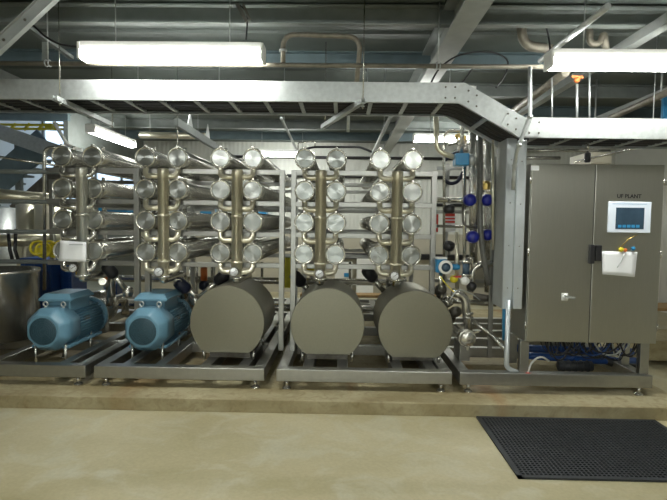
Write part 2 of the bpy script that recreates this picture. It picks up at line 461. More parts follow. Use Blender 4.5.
skid(-2.25, -.69, Y0, Y1, 'stainless skid carrying the right blue motor and the leftmost hood', (-1.98, -1.68, -1.25, -.9))
skid(-.58, 1.01, Y0, Y1, 'stainless skid carrying the middle and rightmost round hoods', (-.3, .02, .53, .84))
skid(1.08, 2.80, Y0, 7.2, 'stainless skid under the electrical cabinet and valve pipework', (), 4)

# ------------------------------------------------------------ racks
ROWS = (2.216, 1.897, 1.580, 1.262)
BARS = tuple(r - .103 - .026 for r in ROWS)
def rack(xs, x0, x1, label):
    t = thing('tube_rack', label, 'rack', (xs[0], 5.12, RZ + .0625), 'stainless racks holding the filter tubes')
    for y in (5.14, 6.7, 8.2):
        for x in xs:
            if x < -3.5 and y < 6: continue
            m = MB(); m.box((x - .027, y - .027, RZ + .0625), (x + .027, y + .027, BARS[0] + .025), .004); m.build('post', M['frame'], t)
        for z in BARS:
            m = MB(); m.box((x0 + (.85 if x0 < -3 and y < 6 else 0), y - .025, z - .025), (x1, y + .025, z + .025), .004)
            m.build('crossbar', M['frame'], t)
rack((-3.92, -2.12), -3.9, -2.14, 'stainless rack of posts behind the left blue motor')
rack((-2.01, -.62), -1.98, -.64, 'stainless rack of posts around the right blue motor tubes')
rack((-.50, .93), -.48, .91, 'stainless rack of posts around the middle and right hoods tubes')
# side stack rack reaching out of the left of the frame
# --------------------------------------------------- filter housings
def housing():
    t = thing('filter_housing', 'x', 'filter housing', (0, 0, 0), 'stacked stainless filter housings', local=True)
    m = MB(); m.lathe([(.094, 0), (.094, 3.0), (.075, 3.05), (.04, 3.09), (0, 3.1)], (0, .03, 0), (0, 1, 0), 28); m.build('vessel_tube', M['vessel'], t)
    m = MB(); m.lathe([(0, 0), (.080, 0), (.084, .003), (.084, .02)], (0, -.018, 0), (0, 1, 0), 40, False); m.build('end_cap', M['cap'], t)
    m = MB()
    m.lathe([(.087, -.004), (.09, -.024), (.1, -.024), (.104, -.01), (.104, .03), (.098, .045), (.094, .045)], (0, 0, 0), (0, 1, 0), 40)
    for s in (-1, 1): m.box((-.012, -.02, s * .1), (.012, .03, s * .122), .003)
    m.build('clamp_ring', M['steel'], t)
    m = MB(); m.cyl((0, .22, .09), (0, .22, .13), .018, 12); m.build('vent_port', M['steel'], t)
    return t
CL = []
ROWN = ('top one', 'second from top', 'third from top', 'lowest one')
CLN = ('the riser behind the left blue motor', 'the riser behind the right blue motor', 'the riser over the leftmost hood',
       'the riser over the middle hood', 'the riser over the rightmost hood')
proto = housing(); used = False
YD = 5.05
for ci, (pa, pb) in enumerate(((63, 93.4), (146, 178), (220.7, 252.8), (304.5, 336), (379.6, 412))):
    X1, X2 = at(pa, 205, YD).x, at(pb, 205, YD).x
    CL.append((X1 + X2) / 2)
    for side, x in (('left', X1), ('right', X2)):
        for r, z in enumerate(ROWS):
            h = proto if not used else copy_tree(proto); used = True
            h.location = (x, YD, z)
            h['label'] = f'stainless tube housing, {ROWN[r]} {side} of {CLN[ci]}'
            h.rotation_euler = (0, 0, 0)
            for ch in h.children:
                if ch.name.startswith('end_cap'): ch.rotation_euler = (0, random.uniform(0, 6.28), 0)
# risers with elbows
CLC = (82.5, 163.5, 237, 320.5, 396.5)
def riser(ci):
    x = at(CLC[ci], 230, YD - .05).x
    y = YD + .03
    t = thing('manifold_riser', 'upright steel manifold pipe with side elbows, ' + ('behind the left blue motor', 'behind the right blue motor', 'over the leftmost hood', 'over the middle hood', 'over the rightmost hood')[ci],
              'pipe', (x, y, .9), 'upright manifold pipes between the tube stacks')
    y = YD - .05
    mat = M['steel'] if ci == 0 else M['steel_warm']
    m = MB(); m.lathe([(.0, .0), (.05, 0), (.056, .012), (.056, .1), (.055, .1), (.055, 1.10)], (x, y, 2.10), (0, 0, -1), 24)
    m.build('riser', M['riser_cool' if ci == 0 else 'riser'], t)
    for zz in (1.62, 1.16):
        m = MB(); m.lathe([(.055, 0), (.062, .002), (.062, .02), (.055, .022)], (x, y, zz), (0, 0, 1), 24); m.build('weld_collar', mat, t)
    X1, X2 = at((63, 146, 220.7, 304.5, 379.6)[ci], 205, YD).x, at((93.4, 178, 252.8, 336, 412)[ci], 205, YD).x
    for xx in (X1, X2):
        for z in ROWS:
            s = 1 if xx < x else -1
            m = MB(); m.tube([(xx, YD + .02, z - .085), (xx, YD - .03, z - .19), (x, y, z - .192)], .0265, 14, .075)
            m.build('elbow', mat, t)
    # lower pump connection
    m = MB(); m.tube([(x, y, 1.02), (x, y, .985), (x, 5.62, .985), (x, 5.62, .70)], .042, 14, .05); m.build('lower_bend', M['steel'], t)
    m = MB(); m.lathe([(.056, 0), (.075, 0), (.075, .025), (.056, .025)], (x, y, 1.005), (0, 0, 1), 24); m.build('flange', M['steel'], t)
    return x
RX = [riser(i) for i in range(5)]

# gauges
def gauge(px, py, Y, label, r=.047, X=None):
    p = at(px, py, Y)
    t = thing('pressure_gauge', label, 'pressure gauge', p, 'round dial pressure gauges')
    m = MB(); m.lathe([(r * .84, -.003), (r * .9, -.008), (r, -.006), (r * 1.04, .004), (r, .04), (r * .9, .045)], p, (0, 1, 0), 24); m.build('case', M['darksteel'], t)
    m = MB(); m.lathe([(0, 0), (r * .86, 0), (r * .86, .004)], p + V((0, -.0085, 0)), (0, 1, 0), 24); d = m.build('dial', M['paper'], t)
    m = MB()
    for k in range(9):
        a = R(225 - k * 33.75); u = V((math.cos(a), 0, math.sin(a))); m.bar(p + u * r * .62 + V((0, -.0095, 0)), p + u * r * .8 + V((0, -.0095, 0)), .002, .006, (0, 1, 0))
    sub(m, 'scale_mark', M['black'], d)
    m = MB(); m.bar(p + V((-.3 * r, -.011, -.2 * r)), p + V((.6 * r, -.011, .45 * r)), .003, .008, (0, 1, 0)); m.build('needle', M['black'], t)
    m = MB(); m.tube([p + V((0, .03, 0)), p + V((0, .06, -.03)), p + V((0, .07, -.1))], .01, 8, .02); m.build('stem', M['brass'], t)
gauge(73, 268, 4.92, 'pressure gauge under the paper sheet above the left blue motor', .045)
gauge(158.5, 272, 4.92, 'pressure gauge above the right blue motor')
gauge(234, 272, 4.92, 'pressure gauge above the leftmost hood')
gauge(319.5, 274, 4.9, 'pressure gauge above the middle hood', .045)
gauge(394.5, 276, 4.88, 'pressure gauge above the rightmost hood', .045)

# ------------------------------------------------------------- blue motors
def motor(px, label):
    x = at(px, 330, 4.76).x; zc = at(px, 331.5, 4.76).z; y = 4.76
    t = thing('electric_motor', label, 'motor', (x, y, RZ + .06), 'blue electric pump motors')
    def octo(ap, n=8): 
        rr = ap / math.cos(PI / 8); return [(rr * math.cos(PI / 8 + k * PI / 4), rr * math.sin(PI / 8 + k * PI / 4)) for k in range(8)]
    m = MB(); bm = m.bm; rings = []
    for yy, ap in ((0, .150), (.012, .163), (.085, .207), (.10, .21), (.30, .21), (.30, .20)):
        rings.append([bm.verts.new((x + u, y + yy, zc + w)) for u, w in octo(ap)])
    for a_, b_ in zip(rings, rings[1:]):
        for k in range(8): bm.faces.new((a_[k], a_[(k + 1) % 8], b_[(k + 1) % 8], b_[k]))
    bm.faces.new(rings[0]); bm.faces.new(rings[-1])
    es = [e for e in bm.edges if abs(e.verts[0].co.y - e.verts[1].co.y) > .005]
    bmesh.ops.bevel(bm, geom=es, offset=.022, segments=3, affect='EDGES', profile=.5)
    for f in bm.faces: f.smooth = len(f.verts) == 4 and abs(f.normal.y) < .9
    cowl = m.build('fan_cowl', M['motor'], t)
    m = MB(); m.lathe([(.0, 0), (.128, 0), (.134, .004), (.134, .012)], (x, y - .008, zc), (0, 1, 0), 32)
    g = sub(m, 'grille', M['motor_dark'], cowl)
    m = MB()
    for rr in (.03, .05, .07, .09, .11, .128): m.torus((x, y - .01, zc), (0, 1, 0), rr, .0022, 28, 5)
    for k in range(6):
        u = V((math.cos(k * PI / 3 + .3), 0, math.sin(k * PI / 3 + .3))); m.bar(V((x, y - .01, zc)) + u * .02, V((x, y - .01, zc)) + u * .13, .004, .004, (0, 1, 0))
    m.build('grille_wire', M['motor_dark'], t)
    m = MB(); m.cyl((x, y + .29, zc), (x, y + .86, zc), .176, 32)
    for k in range(44):
        a = 2 * PI * k / 44
        if .30 * PI < a < .70 * PI: continue
        u = V((math.cos(a), 0, math.sin(a)))
        m.bar(V((x, y + .31, zc)) + u * .19, V((x, y + .84, zc)) + u * .19, .006, .045, u)
    m.build('finned_body', M['motor'], t)
    m = MB(); m.lathe([(.19, 0), (.215, .01), (.215, .05), (.18, .09), (.1, .12), (.1, .16)], (x, y + .85, zc), (0, 1, 0), 32); m.build('end_shield', M['motor'], t)
    m = MB(); m.box((x - .125, y + .26, zc + .15), (x + .125, y + .66, zc + .265), .01); 
    bx = m.build('terminal_box', M['motor'], t)
    m = MB(); bm = m.bm
    lo = [bm.verts.new((x + sx * .165, y + .44 + sy * .235, zc + .265)) for sx, sy in ((-1, -1), (1, -1), (1, 1), (-1, 1))]
    mi = [bm.verts.new((x + sx * .165, y + .44 + sy * .235, zc + .285)) for sx, sy in ((-1, -1), (1, -1), (1, 1), (-1, 1))]
    hi = [bm.verts.new((x + sx * .125, y + .44 + sy * .19, zc + .335)) for sx, sy in ((-1, -1), (1, -1), (1, 1), (-1, 1))]
    for a_, b_ in ((lo, mi), (mi, hi)):
        for k in range(4): bm.faces.new((a_[k], a_[(k + 1) % 4], b_[(k + 1) % 4], b_[k]))
    bm.faces.new(lo); bm.faces.new(hi)
    sub(m, 'box_lid', M['motor'], bx)
    for s in (-1, 1):
        m = MB(); m.torus((x + s * .09, y + .2, zc + .235), (0, 1, 0), .022, .008, 16, 8); m.cyl((x + s * .09, y + .2, zc + .18), (x + s * .09, y + .2, zc + .215), .013, 10)
        m.build('eye_bolt', M['galv'], t)
    m = MB()
    for yy in (.12, .62):
        for s in (-1, 1):
            m = MB(); m.cyl((x + s * .15, y + yy, PL), (x + s * .15, y + yy, zc - .13), .014, 10)
            m.lathe([(.03, 0), (.03, .01)], (x + s * .15, y + yy, PL), (0, 0, 1), 12); m.build('support_leg', M['steel'], t)
    m = MB()
    for s in (-1, 1): m.box((x + s * .09, y + .12, zc - .195), (x + s * .19, y + .80, zc - .165), .005)
    m.build('mounting_foot', M['motor'], t)
    m = MB(); m.box((x + .176, y + .42, zc + .02), (x + .2, y + .52, zc + .07)); m.build('nameplate', M['steel'], t)
    return x
MX = [motor(43, 'blue electric motor on the skid at far left'), motor(142.5, 'blue electric motor just left of the round hoods')]

# ------------------------------------------------------------- steel hoods
def hood(px0, px1, label, cy=329.5):
    Y = 4.72
    a, b = at(px0, 325, Y), at(px1, 325, Y); r = (b.x - a.x) / 2; xc = (a.x + b.x) / 2; zc = at((px0 + px1) / 2, cy, Y).z
    t = thing('motor_hood', label, 'machine cover', (xc, Y, zc - r), 'round stainless covers over the pumps')
    flat = -.80 * r; L = .74
    n = 56; a0 = math.asin(-.80); ang = [a0 + (PI - 2 * a0) * k / n for k in range(n + 1)]
    pr = [(r * math.cos(q), r * math.sin(q)) for q in ang]
    m = MB(); bm = m.bm; rings = []
    for yy, sc in ((0, .975), (.004, .992), (.012, 1), (L, 1)):
        rings.append([bm.verts.new((xc + u * sc, Y + yy, zc + w * sc)) for u, w in pr])
    for a_, b_ in zip(rings[2:], rings[3:]):
        for k in range(len(pr)):
            f = bm.faces.new((a_[k], a_[(k + 1) % len(pr)], b_[(k + 1) % len(pr)], b_[k])); f.smooth = k < len(pr) - 1
    bm.faces.new(rings[-1])
    for v in rings[0] + rings[1]: bm.verts.remove(v)
    m.build('cover_shell', M['hood'], t)
    m = MB(); bm = m.bm
    rings = [[bm.verts.new((xc + u * sc, Y + yy, zc + w * sc)) for u, w in pr] for yy, sc in ((-.004, .99), (.008, 1.004), (.03, 1.004))]
    for a_, b_ in zip(rings, rings[1:]):
        for k in range(len(pr)): bm.faces.new((a_[k], a_[(k + 1) % len(pr)], b_[(k + 1) % len(pr)], b_[k]))
    bm.faces.new(rings[0]); bm.faces.new(rings[-1])
    m.build('front_panel', M['hood'], t)
    m = MB(); m.box((xc - .2, Y + .12, RZ + .06), (xc + .2, Y + .68, zc + flat + .01)); m.build('base_frame', M['darksteel'], t)
    for sx in (-1, 1):
        for yy in (.06, .66):
            m = MB(); m.cyl((xc + sx * .24, Y + yy, RZ + .055), (xc + sx * .24, Y + yy, zc + flat + .005), .014, 10); m.build('leg', M['steel'], t)
    return xc
HX = [hood(190, 264.5, 'smooth round stainless hood, leftmost, beside the right blue motor', 323),
      hood(290.5, 364.5, 'smooth round stainless hood, middle one of three', 325),
      hood(378, 453, 'smooth round stainless hood, rightmost, beside the small round pump', 328)]

# ---- pumps behind motors & hoods: volute, suction and discharge pipes, black-headed valves
PXN = ('behind the left blue motor', 'behind the right blue motor', 'behind the leftmost hood', 'behind the middle hood', 'behind the rightmost hood')
for i, x in enumerate(MX + HX):
    t = thing('centrifugal_pump', 'polished steel pump with pipes, ' + PXN[i], 'pump', (x, 5.75, RZ + .06), 'steel pumps behind motors and hoods')
    m = MB(); m.lathe([(.06, -.08), (.17, -.06), (.19, 0), (.19, .09), (.16, .13), (.07, .15), (.065, .3)], (x, 5.9, .545), (0, 1, 0), 28); m.build('volute', M['steel'], t)
    m = MB(); m.tube([(x + .14, 5.85, .56), (x + .14, 5.85, .8), (RX[i] + .05, 5.3, .92)], .04, 14, .1); m.build('discharge_pipe', M['steel'], t)
    m = MB(); m.tube([(x, 6.05, .545), (x, 6.6, .545), (x, 6.6, .32)], .05, 14, .12); m.build('suction_pipe', M['steel'], t)
    for s in (-1, 1):
        m = MB(); m.box((x + s * .1 - .02, 5.78, RZ + .0625), (x + s * .1 + .02, 5.88, .42)); m.build('pump_leg', M['steel'], t)
VP = ((108, 268, 128, 292), (180, 284, 203, 301), (224, 276, 196, 300), (296, 277, 314, 295), (368, 272, 388, 296))
for i, (ax, ay, bx_, by) in enumerate(VP):
    Y = 5.35
    p, q = at(ax, ay, Y), at(bx_, by, Y + .12); d = (q - p).normalized()
    t = thing('seat_valve', 'slanted steel valve with a dark round head, ' + PXN[i], 'valve', q, 'slanted dark headed valves above the pumps')
    m = MB(); m.tube([p - d * .06, p - d * .045, p - d * .01, p + d * .09, p + d * .12], 0, 18, rad=[.03, .055, .066, .066, .045]); m.build('actuator_head', M['black'] if i != 1 else M['navy_dark'], t)
    m = MB(); m.cyl(p + d * .1, q, .03, 14); m.lathe([(.028, 0), (.04, .005), (.04, .03), (.028, .035)], p + d * .1, d, 16); m.build('valve_stem', M['steel'], t)
    m = MB(); m.lathe([(0, -.07), (.05, -.05), (.06, 0), (.05, .05), (0, .07)], q, (0, .3, 1), 16); m.build('valve_body', M['steel'], t)
# cross pipes beneath / behind: headers along X
def pipe(name, label, cat, pts, r, mat, fillet=.08, group=None, n=12, parts=None):
    m = MB(); m.tube(pts, r, n, fillet)
    o = m.build(name, mat); tag(o, label, cat, group); return o
pipe('header_pipe', 'long steel header pipe running low behind the pumps', 'pipe', [(-3.9, 6.85, .40), (.95, 6.85, .40)], .055, M['steel'])
pipe('header_pipe', 'long steel pipe crossing the racks behind the black headed valves', 'pipe', [(-3.9, 7.3, .72), (.95, 7.3, .72)], .05, M['steel'])
pipe('black_pipe', 'dark horizontal pipe on the wall behind the top tubes', 'pipe', [(-3, 11.5, 2.646), (3, 11.5, 2.646)], .04, M['black'])
pipe('black_pipe', 'dark horizontal pipe high on the wall above the top tubes', 'pipe', [(-3, 11.5, 3.067), (3, 11.5, 3.067)], .035, M['black'])
pipe('black_pipe', 'dark horizontal pipe on the wall behind the lower tubes', 'pipe', [(-1, 11.5, 0.825), (3, 11.5, 0.825)], .07, M['black'])
pipe('black_pipe', 'dark horizontal pipe on the wall behind the second tubes', 'pipe', [(-.5, 11.5, 2.023), (3, 11.5, 2.023)], .04, M['black'])

# ---------------------------------------------------------- paper on left
t = thing('paper_sheet', 'white paper sheet hanging on the left riser above the left motor', 'paper', at(73, 250, 4.86))
m = MB(); p0, p1, p2, p3 = at(60, 240.5, 4.87), at(87, 242, 4.87), at(86, 262, 4.87), at(58, 261, 4.87)
bm = m.bm; N = 6; g = []
for i in range(N + 1):
    row = []
    for j in range(N + 1):
        u, v_ = i / N, j / N; q = p0.lerp(p1, u).lerp(p3.lerp(p2, u), v_); q.y += .012 * math.sin(u * 5 + v_ * 2); row.append(bm.verts.new(q))
    g.append(row)
for i in range(N):
    for j in range(N): f = bm.faces.new((g[i][j], g[i + 1][j], g[i + 1][j + 1], g[i][j + 1])); f.smooth = True
o = m.build('sheet', M['paper'], t); sd = o.modifiers.new('s', 'SOLIDIFY'); sd.thickness = .001
m = MB(); m.box(at(69, 244, 4.845), at(83, 245.2, 4.848)); m.build('printed_heading', M['paper_text'], t)

# =================================================== electrical cabinet
a = at(525.5, 343, 4.46); b = at(656, 343, 4.46)
cx0, cx1 = a.x, b.x; cz0 = at(590, 343, 4.46).z; cz1 = at(590, 164, 4.46).z; cm = at(592, 250, 4.46).x
t = thing('electrical_cabinet', 'tall two door stainless electrical cabinet with a touch screen', 'cabinet', (cx0, 4.47, RZ + .06))
m = MB(); m.box((cx0, 4.475, cz0), (cx1, 4.86, cz1), .004); m.build('body', M['cabinet'], t)
dl = MB(); dl.box((cx0 + .004, 4.452, cz0 + .005), (cm - .004, 4.474, cz1 - .004), .004); dl = dl.build('door', M['cabinet'], t)
dr = MB(); dr.box((cm + .004, 4.452, cz0 + .005), (cx1 - .004, 4.474, cz1 - .004), .004); dr = dr.build('door', M['cabinet'], t)
m = MB(); m.box((cm - .006, 4.466, cz0 + .005), (cm + .006, 4.476, cz1 - .005)); m.build('door_seal', M['black'], t)
def boxpx(mb, x0, y0, x1, y1, Y, th, bev=.002):
    p, q = at(x0, y0, Y), at(x1, y1, Y); mb.box((p.x, Y - th, p.z), (q.x, Y + .002, q.z), bev)
YF = 4.452
m = MB(); boxpx(m, 588.5, 244.5, 593, 263.5, YF, .03, .005); sub(m, 'handle', M['black'], dl)
m = MB(); boxpx(m, 594.8, 245, 600, 261, YF, .03, .005); sub(m, 'handle', M['black'], dr)
m = MB(); p = at(565, 297, YF)
m.lathe([(.028, 0), (.028, .012), (.016, .016), (.016, .035)], p, (0, -1, 0), 20); m.box((p.x - .032, YF - .006, p.z - .032), (p.x + .025, YF, p.z + .035), .003)
sub(m, 'isolator_switch', M['white'], dl)
m = MB(); m.bar(p + V((-.02, -.035, .012)), p + V((.07, -.04, -.004)), .016, .02); sub(m, 'switch_lever', M['galv'], dl)
m = MB(); boxpx(m, 531, 165.5, 539, 170.5, YF, .002, 0); sub(m, 'sticker', M['paper'], dl)
for zz in (cz0 + .15, cz0 + .8, cz1 - .15):
    m = MB(); m.cyl((cx0 - .004, 4.46, zz - .03), (cx0 - .004, 4.46, zz + .03), .007, 8); sub(m, 'hinge', M['steel'], dl)
    m = MB(); m.cyl((cx1 + .004, 4.46, zz - .03), (cx1 + .004, 4.46, zz + .03), .007, 8); sub(m, 'hinge', M['steel'], dr)
# touch panel
m = MB(); boxpx(m, 608.3, 201.5, 649.5, 233, YF, .012, .004); hb = sub(m, 'panel_bezel', M['bezel'], dr)
m = MB(); boxpx(m, 616.2, 207.5, 643.5, 229.3, YF - .012, .002, 0); sub(m, 'touch_screen', M['screen'], dr)
m = MB(); boxpx(m, 612.5, 203.6, 647, 204.4, YF - .012, .001, 0); sub(m, 'bezel_groove', M['blue_box'], dr)
m = MB()
for xx in (618, 622.5, 627, 631.5, 636): boxpx(m, xx, 224.8, xx + 3.4, 227.6, YF - .014, .001, 0)
sub(m, 'screen_button', M['blue_box'], dr)
# lettering
cu = bpy.data.curves.new('lettering', 'FONT'); cu.body = 'UF PLANT'; cu.size = .047; cu.extrude = .0006; cu.offset = .0012; cu.align_x = 'CENTER'
to = bpy.data.objects.new('lettering_curve', cu); C.objects.link(to)
bpy.context.view_layer.update()
me = bpy.data.meshes.new_from_object(to.evaluated_get(bpy.context.evaluated_depsgraph_get())); bpy.data.objects.remove(to)
me.transform(Matrix.Translation(at(629, 198, YF) + V((0, -.0012, 0))) @ Matrix.Rotation(R(90), 4, 'X'))
me.transform(Matrix.Translation(-t.location)); me.materials.clear(); me.materials.append(M['black'])
to = bpy.data.objects.new('lettering', me); C.objects.link(to); to.parent = dr
# legs
for px0, px1 in ((519.5, 527.8), (641.5, 652)):
    for Y in (4.50, 4.80):
        p, q = at(px0, 360, 4.48), at(px1, 360, 4.48)
        m = MB(); m.box((max(p.x, cx0 - .03), Y, RZ + .0625), (max(p.x, cx0 - .03) + .08, Y + .06, cz0 + .002), .004); m.build('leg', M['frame'], t)
# paper and magnets on the door
p0, p1, p2, p3 = at(601.5, 251, YF), at(637, 252, YF), at(634.5, 277, YF), at(601, 274, YF)
t2 = thing('paper_sheet', 'white paper sheet held by magnets on the right cabinet door', 'paper', p3)
m = MB(); bm = m.bm; g = []
for i in range(7):
    row = []
    for j in range(7):
        u, v_ = i / 6, j / 6; q = p0.lerp(p1, u).lerp(p3.lerp(p2, u), v_); q.y -= .005 + .02 * v_ * (1 - u) ** 2; row.append(bm.verts.new(q))
    g.append(row)
for i in range(6):
    for j in range(6): f = bm.faces.new((g[i][j], g[i + 1][j], g[i + 1][j + 1], g[i][j + 1])); f.smooth = True
o = m.build('sheet', M['paper'], t2); sd = o.modifiers.new('s', 'SOLIDIFY'); sd.thickness = .001
def magnet(px, py, mat, label, r=.017):
    p = at(px, py, YF); m = MB(); m.lathe([(r, 0), (r, .012), (r * .7, .016), (0, .016)], p + V((0, -.006, 0)), (0, -1, 0), 16)
    tag(m.build('magnet', mat), label, 'magnet', 'coloured magnets on the cabinet door')
magnet(620.5, 249.5, M['yellow'], 'yellow magnet above the paper on the cabinet door', .02)
magnet(624.5, 250, M['orange'], 'orange magnet at the paper top beside the yellow one', .016)
magnet(632.5, 248.5, M['blue_box'], 'blue magnet at the top right of the paper on the cabinet')
p = at(621, 247, YF - .02); q = at(637, 235, YF - .02)
pipe('cable_tie', 'pale yellow cable tie sticking up from the magnets', 'cable tie', [p, p.lerp(q, .5) + V((-.006, -.01, .02)), q], .004, M['brass'], 0, n=6)
m = MB(); bm = m.bm; p = at(624, 254, YF - .02); pipe('tag_string', 'dark strap dangling across the paper on the cabinet door', 'strap', [p, p + V((-.02, -.01, -.06)), p + V((-.06, -.01, -.12))], .004, M['galv'], .03, n=6)

# ---- duct column left of the cabinet
def duct(px0, px1, y0, y1, Y, dep, mat, label, slot=False):
    p, q = at(px0, 230, Y), at(px1, 230, Y); z0, z1 = at(px0, y1, Y).z, at(px0, y0, Y).z
    t = thing('cable_duct', label, 'duct', (p.x, Y, z0), 'upright metal cable ducts left of the cabinet')
    m = MB(); m.box((p.x, Y + .03, z0), (q.x, Y + dep, z1), .004); m.build('channel', M['beam'], t)  # shade painted in: duct side coloured darker than its pale cover
    m = MB(); m.box((p.x - .002, Y, z0), (q.x + .002, Y + .03, z1), .003); m.build('front_cover', mat, t)
    m = MB(); m.box((p.x - .004, Y - .006, z0 + .005), (p.x + .008, Y + .006, z1 - .005)); m.box((q.x - .008, Y - .006, z0 + .005), (q.x + .004, Y + .006, z1 - .005)); m.build('cover_lip', mat, t)
    for k in range(4):
        m = MB(); zz = z0 + (z1 - z0) * (k + .5) / 4; m.lathe([(.006, 0), (.004, .004)], ((p.x + q.x) / 2, Y, zz), (0, -1, 0), 8); m.build('screw', M['steel'], t)
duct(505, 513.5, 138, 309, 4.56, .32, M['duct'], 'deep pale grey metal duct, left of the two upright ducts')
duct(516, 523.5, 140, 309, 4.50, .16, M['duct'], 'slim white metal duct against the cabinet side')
p, q = at(508.5, 300, 4.53), at(508.5, 373, 4.53)
pipe('conduit', 'pale vertical conduit below the upright ducts turning along the skid', 'pipe', [p, V((p.x, 4.53, RZ + .09)), at(522, 374, 4.53)], .022, M['duct'], .05)
pipe('blue_pipe', 'short blue vertical pipe beside the conduit under the ducts', 'pipe', [at(505, 296, 4.66), at(505, 340, 4.66)], .025, M['blue_box'])
m = MB(); p = at(526, 375, 4.48); m.lathe([(.02, 0), (.02, .03), (.012, .045)], p, (1, 0, .1), 12); tag(m.build('hose_coupling', M['red']), 'small red coupling at the end of the pale conduit', 'coupling')
pipe('air_tube', 'thin white tube arching under the cabinet from the red coupling', 'tube', [at(527, 374, 4.5), at(532, 361, 4.52), at(541, 356, 4.55), at(549, 361, 4.6)], .009, M['white'], .08, n=8)

# ---- under the cabinet: hoses and cables
pipe('blue_hose', 'thick blue hose lying under the cabinet, nearer one', 'hose', [at(520, 355, 4.95), at(560, 358, 4.9), at(600, 361, 4.95), at(640, 361, 5.1)], .035, M['blue'], .2)
pipe('blue_hose', 'thick blue hose under the cabinet, behind the nearer one', 'hose', [at(516, 348, 5.3), at(560, 350, 5.2), at(632, 352, 5.25)], .04, M['blue'], .2)
pipe('black_hose', 'fat black hose lying on the skid under the cabinet right side', 'hose', [at(600, 358, 5.0), at(622, 366, 4.95), at(640, 370, 4.9)], .045, M['black'], .1)
m = MB(); p = at(575, 366, 4.85); m.lathe([(.03, -.17), (.05, -.16), (.05, .16), (.03, .17)], p, (1, 0, 0), 18)
for k in range(5): m.torus(p + V((-.12 + k * .06, 0, 0)), (1, 0, 0), .05, .008, 18, 6)
tag(m.build('vibration_damper', M['rubber']), 'black ribbed rubber cylinder under the cabinet middle', 'damper')
for k in range(34):
    w = random.uniform(10, 34); x = random.uniform(532 + w / 2, 642 - w / 2); d = random.uniform(5, 15); Y = random.uniform(4.60, 4.84)
    a_ = at(x - w / 2, 339, Y); b_ = at(x + w / 2, 339, Y); b_.y += random.uniform(-.06, .0); a_.z = b_.z = cz0 + .01
    zl = at(x, 343 + d, Y).z - .02; zb = min(zl, cz0 - .03); pts = []
    sk = random.uniform(.8, 1.3)
    for q in range(11):
        u = q / 10; pts.append(V((a_.x + (b_.x - a_.x) * u ** sk, a_.y + (b_.y - a_.y) * u, a_.z - (a_.z - zb) * (1 - abs(2 * u - 1) ** 2.6))))
    col = 'blue' if k % 5 == 0 else 'grey' if k % 7 == 0 else 'black'
    pipe('cable_loop', col + ' cable drooping in a loop from the cabinet underside', 'cable', pts, random.choice((.004, .006, .008)), M[{'blue': 'blue', 'grey': 'galv', 'black': 'black'}[col]], 0, col + ' cable loops under the cabinet', 7)

# =================================================== cable tray overhead
def tray():
    YN, YR = 4.3, 4.86
    K = [(-60, 78.5, 98), (462, 84.5, 104), (522, 117.5, 137.5), (760, 122.5, 142)]
    pts = [((at(x, y0, YN) + at(x, y1, YN)) / 2) for x, y0, y1 in K]
    pts[0].x = -4.8; H = .168
    pts[1].z = pts[0].z; pts[3].z = pts[2].z; pts[3].x = 5.5
    t = thing('cable_tray', 'long galvanised ladder cable tray bending down over the cabinet', 'cable tray', pts[1])
    for Y in (YN, YR):
        m = MB(); bm = m.bm
        s = 1 if Y == YN else -1
        offs = []
        for i, p_ in enumerate(pts):
            d1 = (p_ - pts[i - 1]).normalized() if i else (pts[1] - p_).normalized()
            d2 = (pts[i + 1] - p_).normalized() if i < 3 else d1
            u1, u2 = V((-d1.z, 0, d1.x)), V((-d2.z, 0, d2.x)); u = (u1 + u2).normalized()
            offs.append(u / u.dot(u1))
        sec = ((-1, .03), (-1, 0), (1, 0), (1, .03), (.955, .03), (.955, .004), (-.955, .004), (-.955, .03))
        rg = [[bm.verts.new((p_.x + o_.x * a_ * H / 2, Y + s * b_, p_.z + o_.z * a_ * H / 2)) for a_, b_ in sec] for p_, o_ in zip(pts, offs)]
        for g1, g2 in zip(rg, rg[1:]):
            for k in range(8): bm.faces.new((g1[k], g1[(k + 1) % 8], g2[(k + 1) % 8], g2[k]))
        bm.faces.new(rg[0]); bm.faces.new(rg[-1])
        m.build('side_rail', M['galv'], t)
    for (a_, b_) in zip(pts, pts[1:]):
        L = (b_ - a_).length; d = (b_ - a_).normalized(); up = V((-d.z, 0, d.x)); n = int(L / .295)
        for k in range(n):
            c = a_ + d * (k + .5) * L / n - up * (H / 2 - .02)
            m = MB(); m.bar((c.x, YN + .006, c.z), (c.x, YR - .006, c.z), .035, .018, up); m.build('rung', M['galv'], t)
    for i in (1, 2):
        for dirn in (-1, 1):
            d = (pts[i + 1] - pts[i]).normalized() if dirn > 0 else (pts[i - 1] - pts[i]).normalized()
            c = pts[i]; m = MB(); m.bar(c + d * .03 - V((0, .005, 0)), c + d * .17 - V((0, .005, 0)), .005, H * .88)
            pl = m.build('joint_plate', M['galv'], t)
            m = MB()
            for u in (.06, .14):
                for w in (-.045, .045):
                    q = c + d * u + V((0, 0, w)); m.lathe([(.009, 0), (.007, .006), (0, .006)], (q.x, YN - .008, q.z), (0, -1, 0), 8)
            sub(m, 'bolt', M['darksteel'], pl)
    return pts
TP = tray()
for k in range(15):
    Y = 4.335 + k * .035; P_ = [V((p.x, Y, p.z - .084 + .018 + .018 + (.03 if k % 3 == 1 else 0))) for p in TP]
    for q in P_[1:2]: q.x -= 0
    o = pipe('power_cable', 'black power cable lying in the overhead ladder tray', 'cable', P_, .0175, M['black'], .15, 'black cables lying in the tray', 8)
